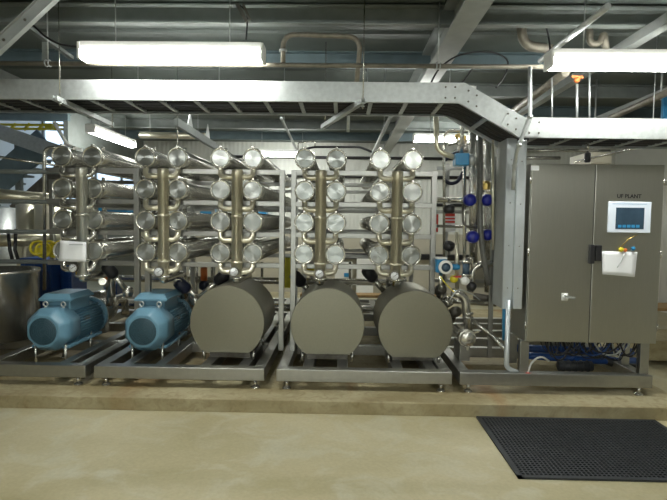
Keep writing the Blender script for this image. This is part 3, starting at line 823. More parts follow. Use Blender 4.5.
# hanger struts under the tray with rods
for px, lab in ((60, 'left'), (363, 'middle')):
    p = at(px, 99, 4.24)
    zt = TP[0].z - .084 - .022
    t = thing('strut_hanger', f'steel channel strut on rods carrying the cable tray, {"near the far left lamp end" if lab == "left" else "right of the bent conduit loop"}', 'hanger', (p.x, 4.2, zt), 'tray hangers')
    m = MB(); m.profile([(-.021, -.021), (.021, -.021), (.021, .021), (.014, .021), (.014, -.014), (-.014, -.014), (-.014, .021), (-.021, .021)], (p.x, 4.16, zt), (p.x - (.38 if px == 363 else .05), 5.3, zt)); m.build('channel', M['galv'], t)
    for y in (4.24, 5.2):
        p = V((p.x - (.35 if px == 363 and y > 5 else 0), p.y, p.z)); m = MB(); m.cyl((p.x, y, zt - .05), (p.x, y, HZ), .005, 8); m.build('rod', M['steel'], t)
        m = MB(); m.lathe([(.014, 0), (.014, .012)], (p.x, y, zt - .034), (0, 0, 1), 6); m.build('nut', M['galv'], t)

# conduits overhead
pipe('overhead_conduit', 'long horizontal steel conduit running just above the cable tray', 'pipe', [at(-40, 63, 4.27), at(556, 67, 4.27)], .019, M['concrete_dark'])
for px in (48, 438):
    t = thing('conduit_clamp', f'pipe clamp on the long conduit, {"left of the left lamp" if px == 48 else "below the big ceiling beam"}', 'clamp', at(px, 63, 4.27), 'pipe clamps')
    p = at(px, 63 + px * .007, 4.27)
    for s in (-.014, .014):
        m = MB(); m.torus(p + V((s, 0, 0)), (1, 0, 0), .026, .006, 16, 6); m.build('ring', M['galv'], t)
    m = MB(); m.cyl(p + V((0, 0, .025)), (p.x, p.y, HZ), .006, 8); m.build('rod', M['galv'], t)
t = thing('conduit_loop', 'bent steel conduit loop rising right of the left lamp', 'pipe', at(283, 62, 4.27))
m = MB(); m.tube([at(283, 63, 4.27), at(283, 34, 4.27), at(361, 37, 4.27), at(355, 100, 4.34)], .021, 12, .12); m.build('bent_pipe', M['concrete_dark'], t)
m = MB(); p = at(283, 52, 4.27); m.lathe([(.021, 0), (.034, .005), (.034, .02), (.021, .025)], p, (0, 0, 1), 12); m.build('clamp_collar', M['galv'], t)
pipe('drop_conduit', 'short vertical conduit below the tray centre', 'pipe', [at(349, 100, 4.9), at(348, 132, 4.9)], .016, M['galv'])
# right vertical conduit with bends and clamps
t = thing('drop_conduit', 'pale conduit dropping past the tray bend and down beside the ducts', 'pipe', at(530, 68, 4.24))
m = MB(); m.tube([at(530, 67, 4.24), at(530, 118, 4.24), at(517, 150, 4.3), at(514, 168, 4.42), at(513, 190, 4.45)], .017, 12, .06); m.build('bent_pipe', M['galv'], t)
for x, y, Y in ((530, 117, 4.24), (519, 145, 4.29), (514.5, 165, 4.41)):
    m = MB(); m.ball(at(x, y, Y), .026, 12, (1, 1, .8)); m.build('coupling', M['galv'], t)
# thin rods / conduits on the right
for px, y0, y1, lab in ((552, 78, 119, 'left of the orange valve'), (577, 84, 119, 'below the orange valve'), (589.5, 66, 119, 'right of the orange valve')):
    pipe('hanger_rod', f'thin upright steel rod above the tray, {lab}', 'rod', [at(px, y0, 4.6), at(px, y1, 4.6)], .008 if px != 577 else .011, M['galv'], 0, n=8)
t = thing('overhead_valve', 'small orange valve among the rods above the cable tray', 'valve', at(577, 80, 4.6))
m = MB(); p = at(577, 80, 4.6); m.ball(p, .028, 12, (1, 1, .9)); m.build('valve_body', M['orange'], t)
m = MB(); m.bar(p + V((-.05, 0, .03)), p + V((.05, -.01, .02)), .014, .02); m.build('lever', M['orange'], t)
# ceiling drain pipes
t = thing('drain_pipe', 'thick brown drain elbow coming out of the ceiling above the right lamp', 'pipe', at(522, 10, 4.6))
m = MB(); dp = at(521, 14, 4.6); dp.z = HZ; m.tube([dp, at(523, 46, 4.6), at(551, 49, 4.6)], .042, 16, .2); m.build('elbow_pipe', M['concrete_dark'], t)
m = MB(); m.lathe([(.05, 0), (.055, .03), (.05, .06)], at(521, 24, 4.6), (0, 0, 1), 16); m.build('coupling', M['concrete_dark'], t)
t = thing('drain_pipe', 'dark S shaped drain trap near the ceiling over the right lamp', 'pipe', at(592, 20, 4.7))
m = MB(); dp = at(590, 12, 4.7); dp.z = HZ; m.tube([dp, at(590, 44, 4.7), at(600, 44, 4.7), at(604, 32, 4.7), at(606, 50, 4.7)], .03, 14, .08); m.build('trap_pipe', M['concrete_dark'], t)
def cable(label, P, r=.008, mat='black', name='cable'):
    # smooth catmull-rom through points
    pts = []
    Q = [P[0]] + P + [P[-1]]
    for i in range(1, len(Q) - 2):
        for k in range(6):
            s = k / 6; a_, b_, c_, d_ = Q[i - 1], Q[i], Q[i + 1], Q[i + 2]
            pts.append(.5 * ((2 * b_) + (c_ - a_) * s + (2 * a_ - 5 * b_ + 4 * c_ - d_) * s * s + (3 * b_ - a_ - 3 * c_ + d_) * s ** 3))
    pts.append(P[-1])
    return pipe(name, label, 'cable' if name == 'cable' else name.replace('_', ' '), pts, r, M[mat], 0, n=8)
cable('black cable looping beside the thick brown drain elbow', [at(535, 14, 4.5), at(545, 25, 4.5), at(549, 40, 4.5), at(550, 50, 4.4)])
cable('black cable drooping right of the big ceiling beam', [at(430, 85, 4.7), at(440, 68, 4.7), at(460, 55, 4.7), at(490, 52, 4.7), at(507, 60, 4.7), at(505, 75, 4.7), at(496, 88, 4.7)])
cable('black cable slanting across the rear face of the big beam', [at(474, 66, 4.7), at(466, 78, 4.7), at(458, 86, 4.7)])
cable('black cable running from the top left brace to the left lamp', [at(32, 24, 4.2), at(45, 36, 4.15), at(60, 44, 4.12), at(80, 47, 4.1)], .009)
cable('black cable hanging from a ceiling clip above the left lamp', [at(240, 5, 4.2), at(247, 15, 4.2), at(246, 40, 4.2)], .007)
# ceiling clip
m = MB(); m.bar(at(237, 4, 4.2), at(247, 22, 4.2), .03, .03); m.bar(at(243, 4, 4.2), at(250, 20, 4.2), .015, .02); tag(m.build('beam_clip', M['darksteel']), 'dark metal clip on the ceiling above the left lamp', 'clip')
# diagonal braces
t = thing('diagonal_brace', 'grey steel brace slanting up in the top left corner', 'brace', at(0, 50, 3.9))
m = MB(); p, q = at(-25, 68, 3.9), at(60, -12, 3.9); d = (q - p).normalized(); nrm = V((0, 1, 0)).cross(d)
m.bar(p, q, .012, .085, nrm); m.bar(p + nrm * .045, q + nrm * .045, .05, .008, nrm); m.bar(p - nrm * .045, q - nrm * .045, .05, .008, nrm)
m.build('brace_channel', M['beam'], t)
m = MB()
for s in (.15, .35, .6): m.lathe([(.012, 0), (.01, .008), (0, .008)], p.lerp(q, s) + V((0, -.008, 0)), (0, -1, 0), 8)
m.build('bolt', M['darksteel'], t)
t = thing('gusset_bracket', 'blue grey steel bracket beside the top left brace', 'bracket', at(40, 45, 4.4))
m = MB(); m.bar(at(25, 25, 4.4), at(72, 58, 4.9), .05, .03); m.build('arm', M['purlin'], t)
m = MB(); m.bar(at(45, 42, 4.5), at(45, 62, 4.5), .05, .012, (0, 1, 0)); m.build('plate', M['purlin'], t)
# right: strut running to the back, pipe running to the back
for (x0, y0, d0, x1, y1, d1, r, lab, mat) in (
        (608, 6, 3.35, 540, 61, 4.5, .022, 'pale steel strut running back from the top right, above the right lamp', 'galv'),
        (566, 72, 4.6, 512, 112, 6.3, .04, 'grey pipe running back behind the tray bend', 'concrete_dark'),
        (700, 78, 4.6, 610, 118, 6.2, .035, 'brownish pipe running back at the right edge above the tray', 'concrete_dark')):
    p, q = at(x0, y0, d0), at(x1, y1, d1)
    pipe('overhead_pipe', lab, 'pipe', [p, q], r, M[mat], 0)
# channels with gussets behind the tray on the left-middle
t = thing('bracket_arm', 'steel arm with triangular gussets hanging behind the tray over the left tubes', 'bracket', at(178, 120, 6.0))
p, q = at(176, 122, 5.6), at(216, 147, 7.2)
m = MB(); m.bar(p, q, .05, .09); m.build('arm', M['purlin'], t)
for s in (.3, .75):
    c = p.lerp(q, s); m = MB(); m.profile([(-.11, 0), (.11, 0), (0, .2)], c + V((-.004, 0, .04)), c + V((.004, 0, .04))); m.build('gusset', M['galv'], t)
m = MB(); m.cyl(p + V((0, .05, .04)), (p.x, p.y + .05, HZ), .006, 8); m.cyl(p + V((0, .05, 0)), V((p.x, p.y + .05, 2.3)), .006, 8); m.build('rod', M['steel'], t)
# conduits sloping behind centre
for (x0, y0, d0, x1, y1, d1, r, lab) in ((281, 118, 5.4, 297, 150, 7.3, .016, 'thin pale conduit running back above the middle tubes, left'),
                                      (391, 116, 5.2, 372, 155, 8.2, .022, 'pale conduit running back above the right tubes')):
    pipe('overhead_conduit', lab, 'pipe', [at(x0, y0, d0), at(x1, y1, d1)], r, M['galv'], 0)
pipe('overhead_conduit', 'warm coloured horizontal pipe behind the lit strip light at left', 'pipe', [at(140, 135, 7.8), at(205, 136, 7.8)], .05, M['steel_warm'], 0)
t = thing('strut_rack', 'small wire strut rack hanging above the middle top tubes', 'hanger', at(295, 148, 7))
m = MB(); m.tube([at(298, 150, 6.8), at(298, 143, 6.8), at(315, 141, 6.8), at(315, 148, 6.8)], .008, 8, .02); m.build('bent_rod', M['steel'], t)
m = MB(); m.tube([at(300, 150, 6.6), at(315, 147, 6.6), at(360, 147, 6.6), at(372, 152, 6.6)], .015, 8, .05); m.build('dark_pipe', M['black'], t)

# ============================================== right hand valve pipework
def P(name, label, pts, r, mat, fillet=.08, n=12, cat='pipe', group=None):
    return pipe(name, label, cat, [at(*p) for p in pts], r, M[mat], fillet, group, n)
# rack posts
t = thing('valve_rack', 'stainless rack of square posts carrying the valve pipework', 'rack', at(433, 350, 5.3))
for px, Y in ((445.5, 5.6), (492.5, 5.0)):
    p = at(px, 250, Y); m = MB(); m.box((p.x - .02, Y - .02, RZ + .0625), (p.x + .02, Y + .02, 2.25), .003); m.build('post', M['frame'], t)
for z, Y in ((1.72, 5.6), (1.15, 5.6), (.95, 5.6), (2.2, 5.6)):
    a_, b_ = at(436, 200, Y).x, at(496, 200, Y).x
    m = MB(); m.box((a_, Y - .018, z - .02), (b_, Y + .018, z + .02), .003); m.build('crossbar', M['frame'], t)
P('bronze_pipe', 'brownish pipe coming down from the tray and turning into the blue box', [(436, 112, 4.95), (436.5, 151, 4.95), (456, 158, 4.95)], .025, 'steel_warm', .1)
P('bent_tube', 'thin bent steel tube shaped like an upside down U behind the blue box', [(444, 290, 5.3), (444, 131, 5.3), (484, 130, 5.3), (484, 200, 5.3)], .014, 'steel', .08)
t = thing('blue_actuator', 'light blue box shaped actuator with a grey end, left of the foil pipes', 'actuator', at(462, 160, 4.92))
p, q = at(454.5, 153.5, 4.92), at(468, 166, 4.92)
m = MB(); m.box((p.x, 4.86, p.z), (q.x, 5.0, q.z), .012); m.build('housing', M['blue_box'], t)
c = (p + q) / 2; m = MB(); m.lathe([(.055, 0), (.055, .05), (.04, .06)], V((q.x, 4.93, c.z)), (1, 0, 0), 18); m.build('end_cap', M['galv'], t)
m = MB(); m.cyl(c + V((0, 0, .05)), c + V((0, 0, .45)), .018, 12); m.lathe([(.02, 0), (.034, .005), (.034, .03), (.02, .035)], c + V((0, 0, .12)), (0, 0, 1), 14); m.build('top_pipe', M['steel'], t)
P('steel_pipe', 'upright steel pipe under the blue box actuator', [(464.5, 165, 5.0), (464.5, 268, 5.0)], .018, 'steel')
P('steel_pipe', 'slim upright pipe left of the foil wrapped pipes, lower half', [(457, 232, 5.0), (457, 290, 5.0)], .02, 'steel_warm')
P('foil_pipe', 'crinkled foil wrapped pipe, left of the two', [(472.5, 124, 5.05), (473.5, 262, 5.05)], .04, 'foil')
P('foil_pipe', 'crinkled foil wrapped pipe, right of the two', [(488, 132, 5.15), (488.5, 292, 5.15)], .042, 'foil')
P('corrugated_hose', 'dark hose dropping between the foil pipes and curving right', [(480, 128, 4.9), (480, 225, 4.9), (483, 255, 4.88), (489, 285, 4.9)], .026, 'hose', .5)
P('steel_pipe', 'thin bright pipe running down beside the dark hose', [(476.5, 140, 4.95), (477, 225, 4.95)], .01, 'steel')
P('steel_pipe', 'thin pale pipe at the left edge of the shade-painted duct', [(493, 140, 4.85), (493, 250, 4.85)], .012, 'steel_warm')
P('steel_pipe', 'horizontal steel pipe feeding the upper blue valves', [(437, 200, 5.1), (500, 200.5, 5.1)], .028, 'steel')
P('steel_pipe', 'horizontal steel pipe feeding the lower blue valves', [(437, 226, 5.3), (500, 228, 5.1)], .016, 'steel')
P('steel_pipe', 'small loop of pipe between upper and lower blue valves', [(463, 204, 4.95), (463, 226, 4.95), (476, 227, 4.95)], .012, 'darksteel', .06)
for (x, y, Y, r, lab) in ((470, 200, 4.86, .060, 'upper left'), (487, 200, 4.9, .058, 'upper right'), (473, 237, 4.86, .060, 'lower left'), (487.5, 235, 4.95, .056, 'lower right')):
    p = at(x, y, Y)
    t = thing('ball_valve', f'deep blue round valve head, {lab} of the four', 'valve', p, 'four deep blue valve heads on the foil pipes')
    m = MB(); m.lathe([(0, -.055), (r * .55, -.05), (r * .93, -.03), (r, 0), (r, .045), (r * .8, .06)], p, (0, 1, 0), 24); m.build('dome', M['navy'], t)
    m = MB(); m.lathe([(r * .8, 0), (r * .95, .01), (r * .95, .03), (r * .5, .05), (r * .5, .16)], p + V((0, .055, 0)), (0, 1, 0), 20); m.build('valve_neck', M['steel'], t)
    m = MB(); m.cyl(p + V((r * .9, .02, 0)), p + V((r * .9 + .03, .02, 0)), .012, 10); m.build('air_fitting', M['steel'], t)
# yellow brass fitting between
m = MB(); p = at(486, 190, 5.0); m.lathe([(.025, 0), (.045, .01), (.045, .06), (.02, .09)], p, (0, 0, 1), 8, False); tag(m.build('brass_fitting', M['brass']), 'yellow brass fitting above the upper right blue valve', 'fitting')
# blue curved hose near (452,178)
P('blue_hose', 'dark blue hose curving below the blue box actuator', [(445, 160, 5.5), (452, 154, 5.5), (464, 152, 5.5)], .022, 'navy_dark', .1)
P('blue_hose', 'dark blue hose sagging left of the foil pipes', [(444, 180, 5.5), (450, 184, 5.5), (458, 182, 5.5), (463, 172, 5.5)], .02, 'navy_dark', .1)
# black cap + notices
t = thing('black_valve', 'black knob valve on the horizontal pipe above the notices', 'valve', at(449, 208, 5.1))
m = MB(); p = at(449, 209, 5.05); m.lathe([(.04, -.045), (.055, -.03), (.055, .03), (.035, .045)], p, (0, 0, 1), 18); m.build('knob', M['black'], t)
m = MB(); m.cyl(p + V((0, 0, .04)), p + V((0, .03, .1)), .014, 10); m.build('stem', M['steel'], t)
t = thing('black_valve', 'black knob valve below the red and white notice', 'valve', at(449, 246, 5.1))
m = MB(); p = at(449, 246, 5.05); m.lathe([(.03, -.045), (.055, -.03), (.055, .03), (.03, .045)], p, (.2, -.6, 1), 18); m.build('knob', M['black'], t)
m = MB(); m.cyl(p, p + V((.03, .12, -.08)), .014, 10); m.build('stem', M['steel'], t)
t = thing('warning_notice', 'red and white notice plate between the two black valves', 'sign', at(449, 222, 5.5), 'red notices on the valve rack')
m = MB(); p, q = at(443, 213.5, 5.5), at(455, 232, 5.5); m.box((p.x, 5.5, q.z), (q.x, 5.506, p.z)); m.build('plate', M['paper'], t)
m = MB()
for y0, y1 in ((213.5, 216.5), (217.6, 219.6), (220.6, 223)):
    p, q = at(443.2, y0, 5.5), at(454.8, y1, 5.5); m.box((p.x, 5.496, q.z), (q.x, 5.5, p.z))
m.build('red_band', M['red'], t)
t = thing('warning_notice', 'small red notice plate left of the red and white one', 'sign', at(435, 222, 5.6), 'red notices on the valve rack')
m = MB(); p, q = at(431.5, 214, 5.6), at(438, 232, 5.6); m.box((p.x, 5.6, q.z), (q.x, 5.606, p.z)); m.build('plate', M['red'], t)
m = MB(); p, q = at(433, 224, 5.6), at(437, 228, 5.6); m.box((p.x, 5.596, q.z), (q.x, 5.6, p.z)); m.build('white_patch', M['paper'], t)
# flow transmitter
p = at(445, 267, 4.9)
t = thing('flow_transmitter', 'blue flow transmitter with a white ringed display window', 'instrument', p)
m = MB(); m.lathe([(.05, .0), (.06, .01), (.06, .11), (.045, .13)], p + V((0, -.03, 0)), (0, 1, 0), 24); m.box((p.x - .085, 4.9, p.z - .06), (p.x + .02, 4.99, p.z + .085), .015); m.build('housing', M['blue_box'], t)
m = MB(); m.lathe([(.044, -.012), (.064, -.014), (.068, 0), (.068, .02), (.044, .02)], p + V((0, -.035, 0)), (0, 1, 0), 28, True, False); m.build('window_ring', M['white'], t)
m = MB(); m.lathe([(0, 0), (.045, 0), (.045, .01)], p + V((0, -.036, 0)), (0, 1, 0), 24); m.build('display', M['glass_blue'], t)
m = MB(); m.box((p.x - .085, 4.895, p.z + .075), (p.x + .02, 4.99, p.z + .095), .004); m.build('top_cover', M['white'], t)
m = MB(); m.lathe([(.03, 0), (.03, .07), (.022, .09)], p + V((.06, .03, .0)), (1, 0, 0), 14); m.build('cable_gland', M['blue_box'], t)
m = MB(); m.cyl(p + V((-.03, .05, -.06)), p + V((-.03, .05, -.24)), .02, 12); m.build('stem', M['steel'], t)
t = thing('yellow_valve', 'small yellow ball valve right of the blue flow transmitter', 'valve', at(454, 279, 5.0))
m = MB(); p = at(454, 279, 5.0); m.ball(p, .04, 14, (1.1, 1, 1)); m.build('valve_body', M['yellow'], t)
m = MB(); m.bar(p + V((-.02, -.02, .02)), p + V((.06, -.04, .03)), .014, .02); m.build('lever', M['red'], t)
# sight glass
p = at(466, 268, 4.9)
t = thing('sight_glass', 'clear sight glass fitting on the pipe above the white knob', 'instrument', p)
m = MB(); m.lathe([(.02, -.09), (.045, -.085), (.045, -.06), (.036, -.055)], p, (0, 0, 1), 18); m.build('end_fitting', M['steel'], t); m = MB(); m.lathe([(.036, .045), (.045, .05), (.045, .07), (.02, .1)], p, (0, 0, 1), 18); m.build('end_fitting', M['steel'], t)
m = MB(); m.cyl(p + V((0, 0, -.058)), p + V((0, 0, .048)), .034, 18); m.build('glass_body', M['glass_blue'], t)
m = MB(); m.tube([p + V((.02, 0, .1)), p + V((.06, 0, .1)), p + V((.06, 0, -.02))], .01, 8, .03); m.build('bypass_tube', M['steel'], t)
m = MB(); p = at(465, 281, 4.82); m.lathe([(0, -.04), (.034, -.03), (.042, 0), (.034, .03), (0, .04)], p, (.2, -1, .2), 18); o = tag(m.build('knob_valve', M['white']), 'white round knob below the sight glass', 'knob')
m = MB(); p = at(471.5, 286.5, 4.85); m.lathe([(.02, -.04), (.042, -.03), (.048, 0), (.042, .03), (.02, .04)], p, (.3, -.6, 1), 18); tag(m.build('knob_valve', M['black']), 'black knob right of the white knob', 'knob')
P('steel_bend', 'curved steel pipe arching right of the white knob', [(470, 292, 4.95), (473, 268, 4.95), (484, 263, 4.95), (500, 264, 5.0)], .032, 'steel', .12)
m = MB(); p, q = at(474, 266, 5.63), at(492, 288, 5.63); m.box((p.x, 5.62, q.z), (q.x, 5.635, p.z)); tag(m.build('beige_plate', M['wall_low']), 'beige plate behind the curved steel pipe', 'plate')
# lower pump
t = thing('small_pump', 'small polished pump with round clamped face and large elbow', 'pump', at(468, 345, 4.75))
m = MB(); m.tube([at(452, 292, 4.95), at(465, 296, 4.95), at(468, 330, 4.95)], .042, 18, .12); m.build('elbow_pipe', M['steel'], t)
p = at(468, 339, 4.74)
m = MB(); m.lathe([(0, -.01), (.062, -.01), (.068, 0), (.068, .03), (.08, .035), (.08, .1), (.06, .13), (.05, .45)], p, (0, 1, 0), 28); m.build('casing', M['steel'], t)
m = MB(); m.torus(p + V((0, .03, 0)), (0, 1, 0), .076, .011, 28, 8); m.box((p.x - .012, p.y, p.z - .11), (p.x + .012, p.y + .05, p.z - .07), .003); m.bar(p + V((.05, .02, .05)), p + V((.1, -.02, .08)), .015, .015); m.build('clamp', M['steel'], t)
m = MB()
for z in (.16, .2): m.lathe([(.042, 0), (.054, .004), (.054, .016), (.042, .02)], V((at(468, 330, 4.95).x - .004, 4.95, p.z + z)), (0, 0, 1), 20)
m.build('union_ring', M['steel'], t)
m = MB(); m.box((p.x - .05, 4.85, RZ + .0625), (p.x + .05, 5.1, p.z - .07)); m.build('pump_foot', M['frame'], t)
P('steel_pipe', 'slanting steel pipe from the small pump towards the ducts', [(474, 322, 5.0), (490, 334, 5.0), (506, 350, 4.7)], .022, 'steel', .05)
P('steel_pipe', 'low horizontal steel pipe behind the small pump', [(440, 300, 5.4), (496, 304, 5.4)], .03, 'steel')
P('steel_pipe', 'dark horizontal pipe behind the black knob', [(474, 296, 5.3), (500, 300, 5.3)], .035, 'darksteel')
for k, (x, y) in enumerate(((440, 290), (447, 302), (455, 312))):
    m = MB(); p = at(x, y, 5.25); m.lathe([(.02, -.06), (.05, -.05), (.06, 0), (.05, .05), (.02, .06)], p, (.4, -.7, .3), 18)
    m.cyl(p, p + V((0, .1, -.12)), .025, 12)
    tag(m.build('pipe_joint', M['darksteel'] if k != 1 else M['steel']), ('dark joint left of the large pump elbow, top one', 'bright steel joint left of the large pump elbow, middle one', 'dark joint left of the large pump elbow, bottom one')[k], 'pipe fitting', 'joints beside the pump elbow')
cable('thin yellow green wire below the blue flow transmitter', [at(440, 276, 4.85), at(446, 284, 4.83), at(454, 292, 4.85)], .004, 'yellow', 'wire')
cable('thin grey cable crossing the valve pipework', [at(450, 300, 4.85), at(458, 290, 4.85), at(470, 293, 4.88), at(480, 300, 4.9)], .005, 'galv', 'wire')
# small steel cluster at top under the tray bend
for k, (pts, r) in enumerate(([(448, 145, 5.6), (470, 140, 5.6), (500, 143, 5.6)], .014), ([(455, 138, 5.4), (475, 150, 5.3), (492, 138, 5.3)], .012), ([(466, 118, 5.2), (466, 152, 5.2)], .016), ([(478, 150, 5.2), (489, 148, 5.2), (489, 172, 5.2)], .014)) if False else enumerate((([(448, 145, 5.6), (470, 140, 5.6), (500, 143, 5.6)], .014), ([(455, 138, 5.4), (475, 150, 5.3), (492, 138, 5.3)], .012), ([(478, 150, 5.2), (489, 148, 5.2), (489, 172, 5.2)], .014))):
    P('steel_pipe', ('thin level pipe under the tray bend', 'thin V shaped pipe under the tray bend', 'thin hooked pipe above the right foil pipe')[k], pts, r, 'steel', .05)
for k in range(9):
    x = 458 + (k * 37 % 36); y = 136 + (k * 23 % 17)
    p = at(x, y, 5.2 + .03 * k); m = MB(); m.lathe([(.015, -.03), (.026, -.02), (.026, .02), (.012, .035)], p, (random.uniform(-1, 1), -.5, random.uniform(-1, 1)), 12)
    tag(m.build('pipe_fitting', M['steel'] if k % 3 else M['brass']), ('bright steel' if k % 3 else 'brass') + ' fitting in the tangle under the tray bend', 'pipe fitting', ('steel' if k % 3 else 'brass') + ' fittings under the tray bend')
# wires above the cabinet
P('steel_pipe', 'level thin pipe just above the cabinet top', [(517, 158, 4.7), (560, 158, 4.7)], .016, 'steel')
P('steel_pipe', 'long level thin pipe under the tray above the cabinet', [(517, 150, 4.75), (610, 151, 4.75)], .013, 'steel')
t = thing('beacon', 'small black beacon hanging above the cabinet top middle', 'beacon', at(587.5, 157, 4.7))
m = MB(); p = at(587.5, 157, 4.7); m.lathe([(.02, -.05), (.028, -.04), (.028, .03), (.02, .04)], p, (0, 0, 1), 16); m.build('lens', M['black'], t)
m = MB(); m.cyl(p + V((0, 0, .04)), p + V((0, 0, .16)), .012, 10); m.bar(p + V((-.09, 0, .06)), p + V((.09, 0, .06)), .03, .012); m.build('bracket', M['steel'], t)

# ============================================================ background
# left: bluish diagonal beam (stair stringer), dark stair panel, long tubes
t = thing('staircase', 'grey steel staircase rising in the far left background', 'staircase', (-6.5, 9.5, 0))
m = MB(); p, q = at(-40, 118, 9.0), at(75, 158, 9.0); m.bar(p, q, .05, .26); m.build('upper_stringer', M['galv'], t)
m = MB(); p, q = at(-30, 205, 9.4), at(46, 140, 9.4); m.bar(p, q, .05, .5); m.build('stringer', M['purlin_blue'], t)
m = MB(); p, q = at(18, 215, 9.4), at(80, 160, 9.4); m.bar(p, q, .05, .45); m.build('stringer', M['darksteel'], t)
for k in range(9):
    p = at(-30 + k * 9, 205 - k * 7.6, 9.6); m = MB(); m.box((p.x - .12, 9.45, p.z), (p.x + .12, 10.3, p.z + .04)); m.build('tread', M['purlin'], t)
for px, py in ((-22, 198), (20, 140)):
    p = at(px, py, 9.6); m = MB(); m.box((p.x - .05, 9.5, FL), (p.x + .05, 9.6, p.z)); m.build('post', M['purlin'], t)
t = thing('safety_railing', 'yellow safety railing beyond the tray at far left', 'railing', at(10, 125, 12))
for y in (124.5, 128.5):
    m = MB(); m.cyl(at(0, y, 12), at(75, y + 1, 12), .03, 8); m.build('rail', M['yellow'], t)
for k in range(4):
    m = MB(); m.bar(at(10 + k * 14, 130, 12), at(16 + k * 14, 123.5, 12), .05, .05); m.build('brace', M['yellow'], t)
m = MB(); p, q = at(47, 124, 11.9), at(54, 130, 11.9); m.box((p.x, 11.8, q.z), (q.x, 12, p.z)); m.build('hoist_block', M['yellow'], t)
pipe('steel_duct', 'wide silvery tube crossing at far left, upper one', 'pipe', [at(-60, 189, 6.6), at(64, 201, 6.9)], .085, M['steel_warm'], 0, n=20)
pipe('steel_duct', 'wide silvery tube crossing at far left, lower one', 'pipe', [at(-60, 241, 6.6), at(62, 240, 6.9)], .085, M['steel_warm'], 0, n=20)
pipe('handrail_pipe', 'thin sloping steel rail at upper far left', 'pipe', [at(-20, 154, 6.2), at(60, 166, 6.4)], .016, M['steel'])
pipe('bent_pipe', 'upside down U shaped pipe left of the top left tube', 'pipe', [at(44.5, 290, 5.9), at(44.5, 148, 5.9), at(62, 147, 5.9)], .02, M['steel'], .08)
pipe('diagonal_pipe', 'pale diagonal pipe dropping towards the top left tubes', 'pipe', [at(54, 122, 6.3), at(68, 146, 6.3), at(82, 150, 6.3)], .022, M['white'], .08)
for y in (171, 201, 231, 261):
    pipe('rack_rail', f'blue grey level rail at far left, {dict(zip((171, 201, 231, 261), ("topmost", "second from top", "third from top", "lowest")))[y]}', 'rail', [at(-50, y, 5.7), at(68, y + 1, 5.7)], .033, M['purlin'], 0, 'level rails at far left', 4)
# far left tanks behind
for k, (x0, x1, y0, y1, Y) in enumerate(((17, 34, 203, 229, 7.8), (36, 60, 203, 229, 7.8), (-20, 15, 206, 250, 8.2))):
    p, q = at(x0, y0, Y), at(x1, y1, Y); c = (p + q) / 2
    m = MB(); m.lathe([((q.x - p.x) / 2 * .3, 0), ((q.x - p.x) / 2, .03), ((q.x - p.x) / 2, p.z - .05)], (c.x, Y, p.z), (0, 0, -1), 24)
    tag(m.build('storage_tank', M['steel_warm'] if k < 2 else M['galv']), ('narrow silvery tank far back left, behind the level rails', 'wider silvery tank far back, just left of the tube stacks', 'dull grey tank far back at the left edge')[k], 'tank', 'background tanks at left')
# front-left vat
t = thing('steel_vat', 'open topped stainless vat at the left edge beside the left motor', 'vat', (-3.55, 5.2, PL))
Yv = 5.35; p, q = at(-46, 268, Yv), at(33, 268, Yv); rv = (q.x - p.x) / 2; xc = (p.x + q.x) / 2; zt = at(0, 272, Yv).z
m = MB(); m.lathe([(rv, 0), (rv, zt - .3), (rv + .012, zt - .29), (rv + .012, zt - .26), (rv - .012, zt - .26), (rv - .012, .05), (0, .05)], (xc, Yv, .29), (0, 0, 1), 48); m.build('shell', M['steel'], t)
m = MB(); m.lathe([(.03, 0), (.05, .01), (.05, .03)], (xc + .1, Yv - .1, .33), (0, 0, 1), 16); m.build('drain', M['darksteel'], t)
t['label'] = 'open topped stainless vat at the left edge beside the left motor'
# blue crates
for k, (x0, y0, x1, y1, Y) in enumerate(((31, 262, 52, 306, 6.3), (53, 262, 72, 303, 6.5), (20, 258, 44, 300, 7.0))):
    p, q = at(x0, y0, Y), at(x1, y1, Y)
    t = thing('blue_crate', ('blue crate behind the steel vat, nearest one', 'blue crate just left of the gauge under the paper', 'blue crate behind the other two, mostly hidden')[k], 'crate', (p.x, Y, .28), 'blue crates behind the vat')
    m = MB(); m.box((p.x, Y, .28), (q.x, Y + .4, p.z - .03), .01); m.build('body', M['blue'], t)
    m = MB(); m.box((p.x - .012, Y - .012, p.z - .03), (q.x + .012, Y + .412, p.z), .005); m.build('rim', M['blue'], t)
    for s in range(3):
        m = MB(); xx = p.x + (q.x - p.x) * (s + .5) / 3; m.box((xx - .01, Y - .01, .3), (xx + .01, Y, p.z - .04)); m.build('rib', M['blue'], t)
# yellow bundle
t = thing('hose_bundle', 'coiled yellow hose bundle hanging at left between level rails', 'hose', at(45, 249, 6.2))
for k in range(5):
    m = MB(); c = at(38 + k * 5.4, 248 + (k % 2) * 2, 6.1 + .05 * k); m.torus(c, (.35, -1, .1 * k), .085, .016, 20, 8); m.build('coil', M['yellow'], t)
m = MB(); c = at(42, 251, 6.4); m.box((c.x - .14, 6.45, c.z - .03), (c.x + .3, 6.47, c.z + .04)); m.build('hook_plate', M['yellow'], t)
m = MB(); m.tube([at(8, 229, 5.74), at(10, 250, 5.74), at(13, 262, 5.74)], .02, 10); tag(m.build('black_strap', M['black']), 'black strap hanging at far left beside the yellow bundle, left one', 'strap', 'black straps')
m = MB(); m.tube([at(16, 229, 5.74), at(15, 250, 5.74), at(19, 262, 5.74)], .02, 10); tag(m.build('black_strap', M['black']), 'black strap hanging at far left nearest the yellow bundle', 'strap', 'black straps')
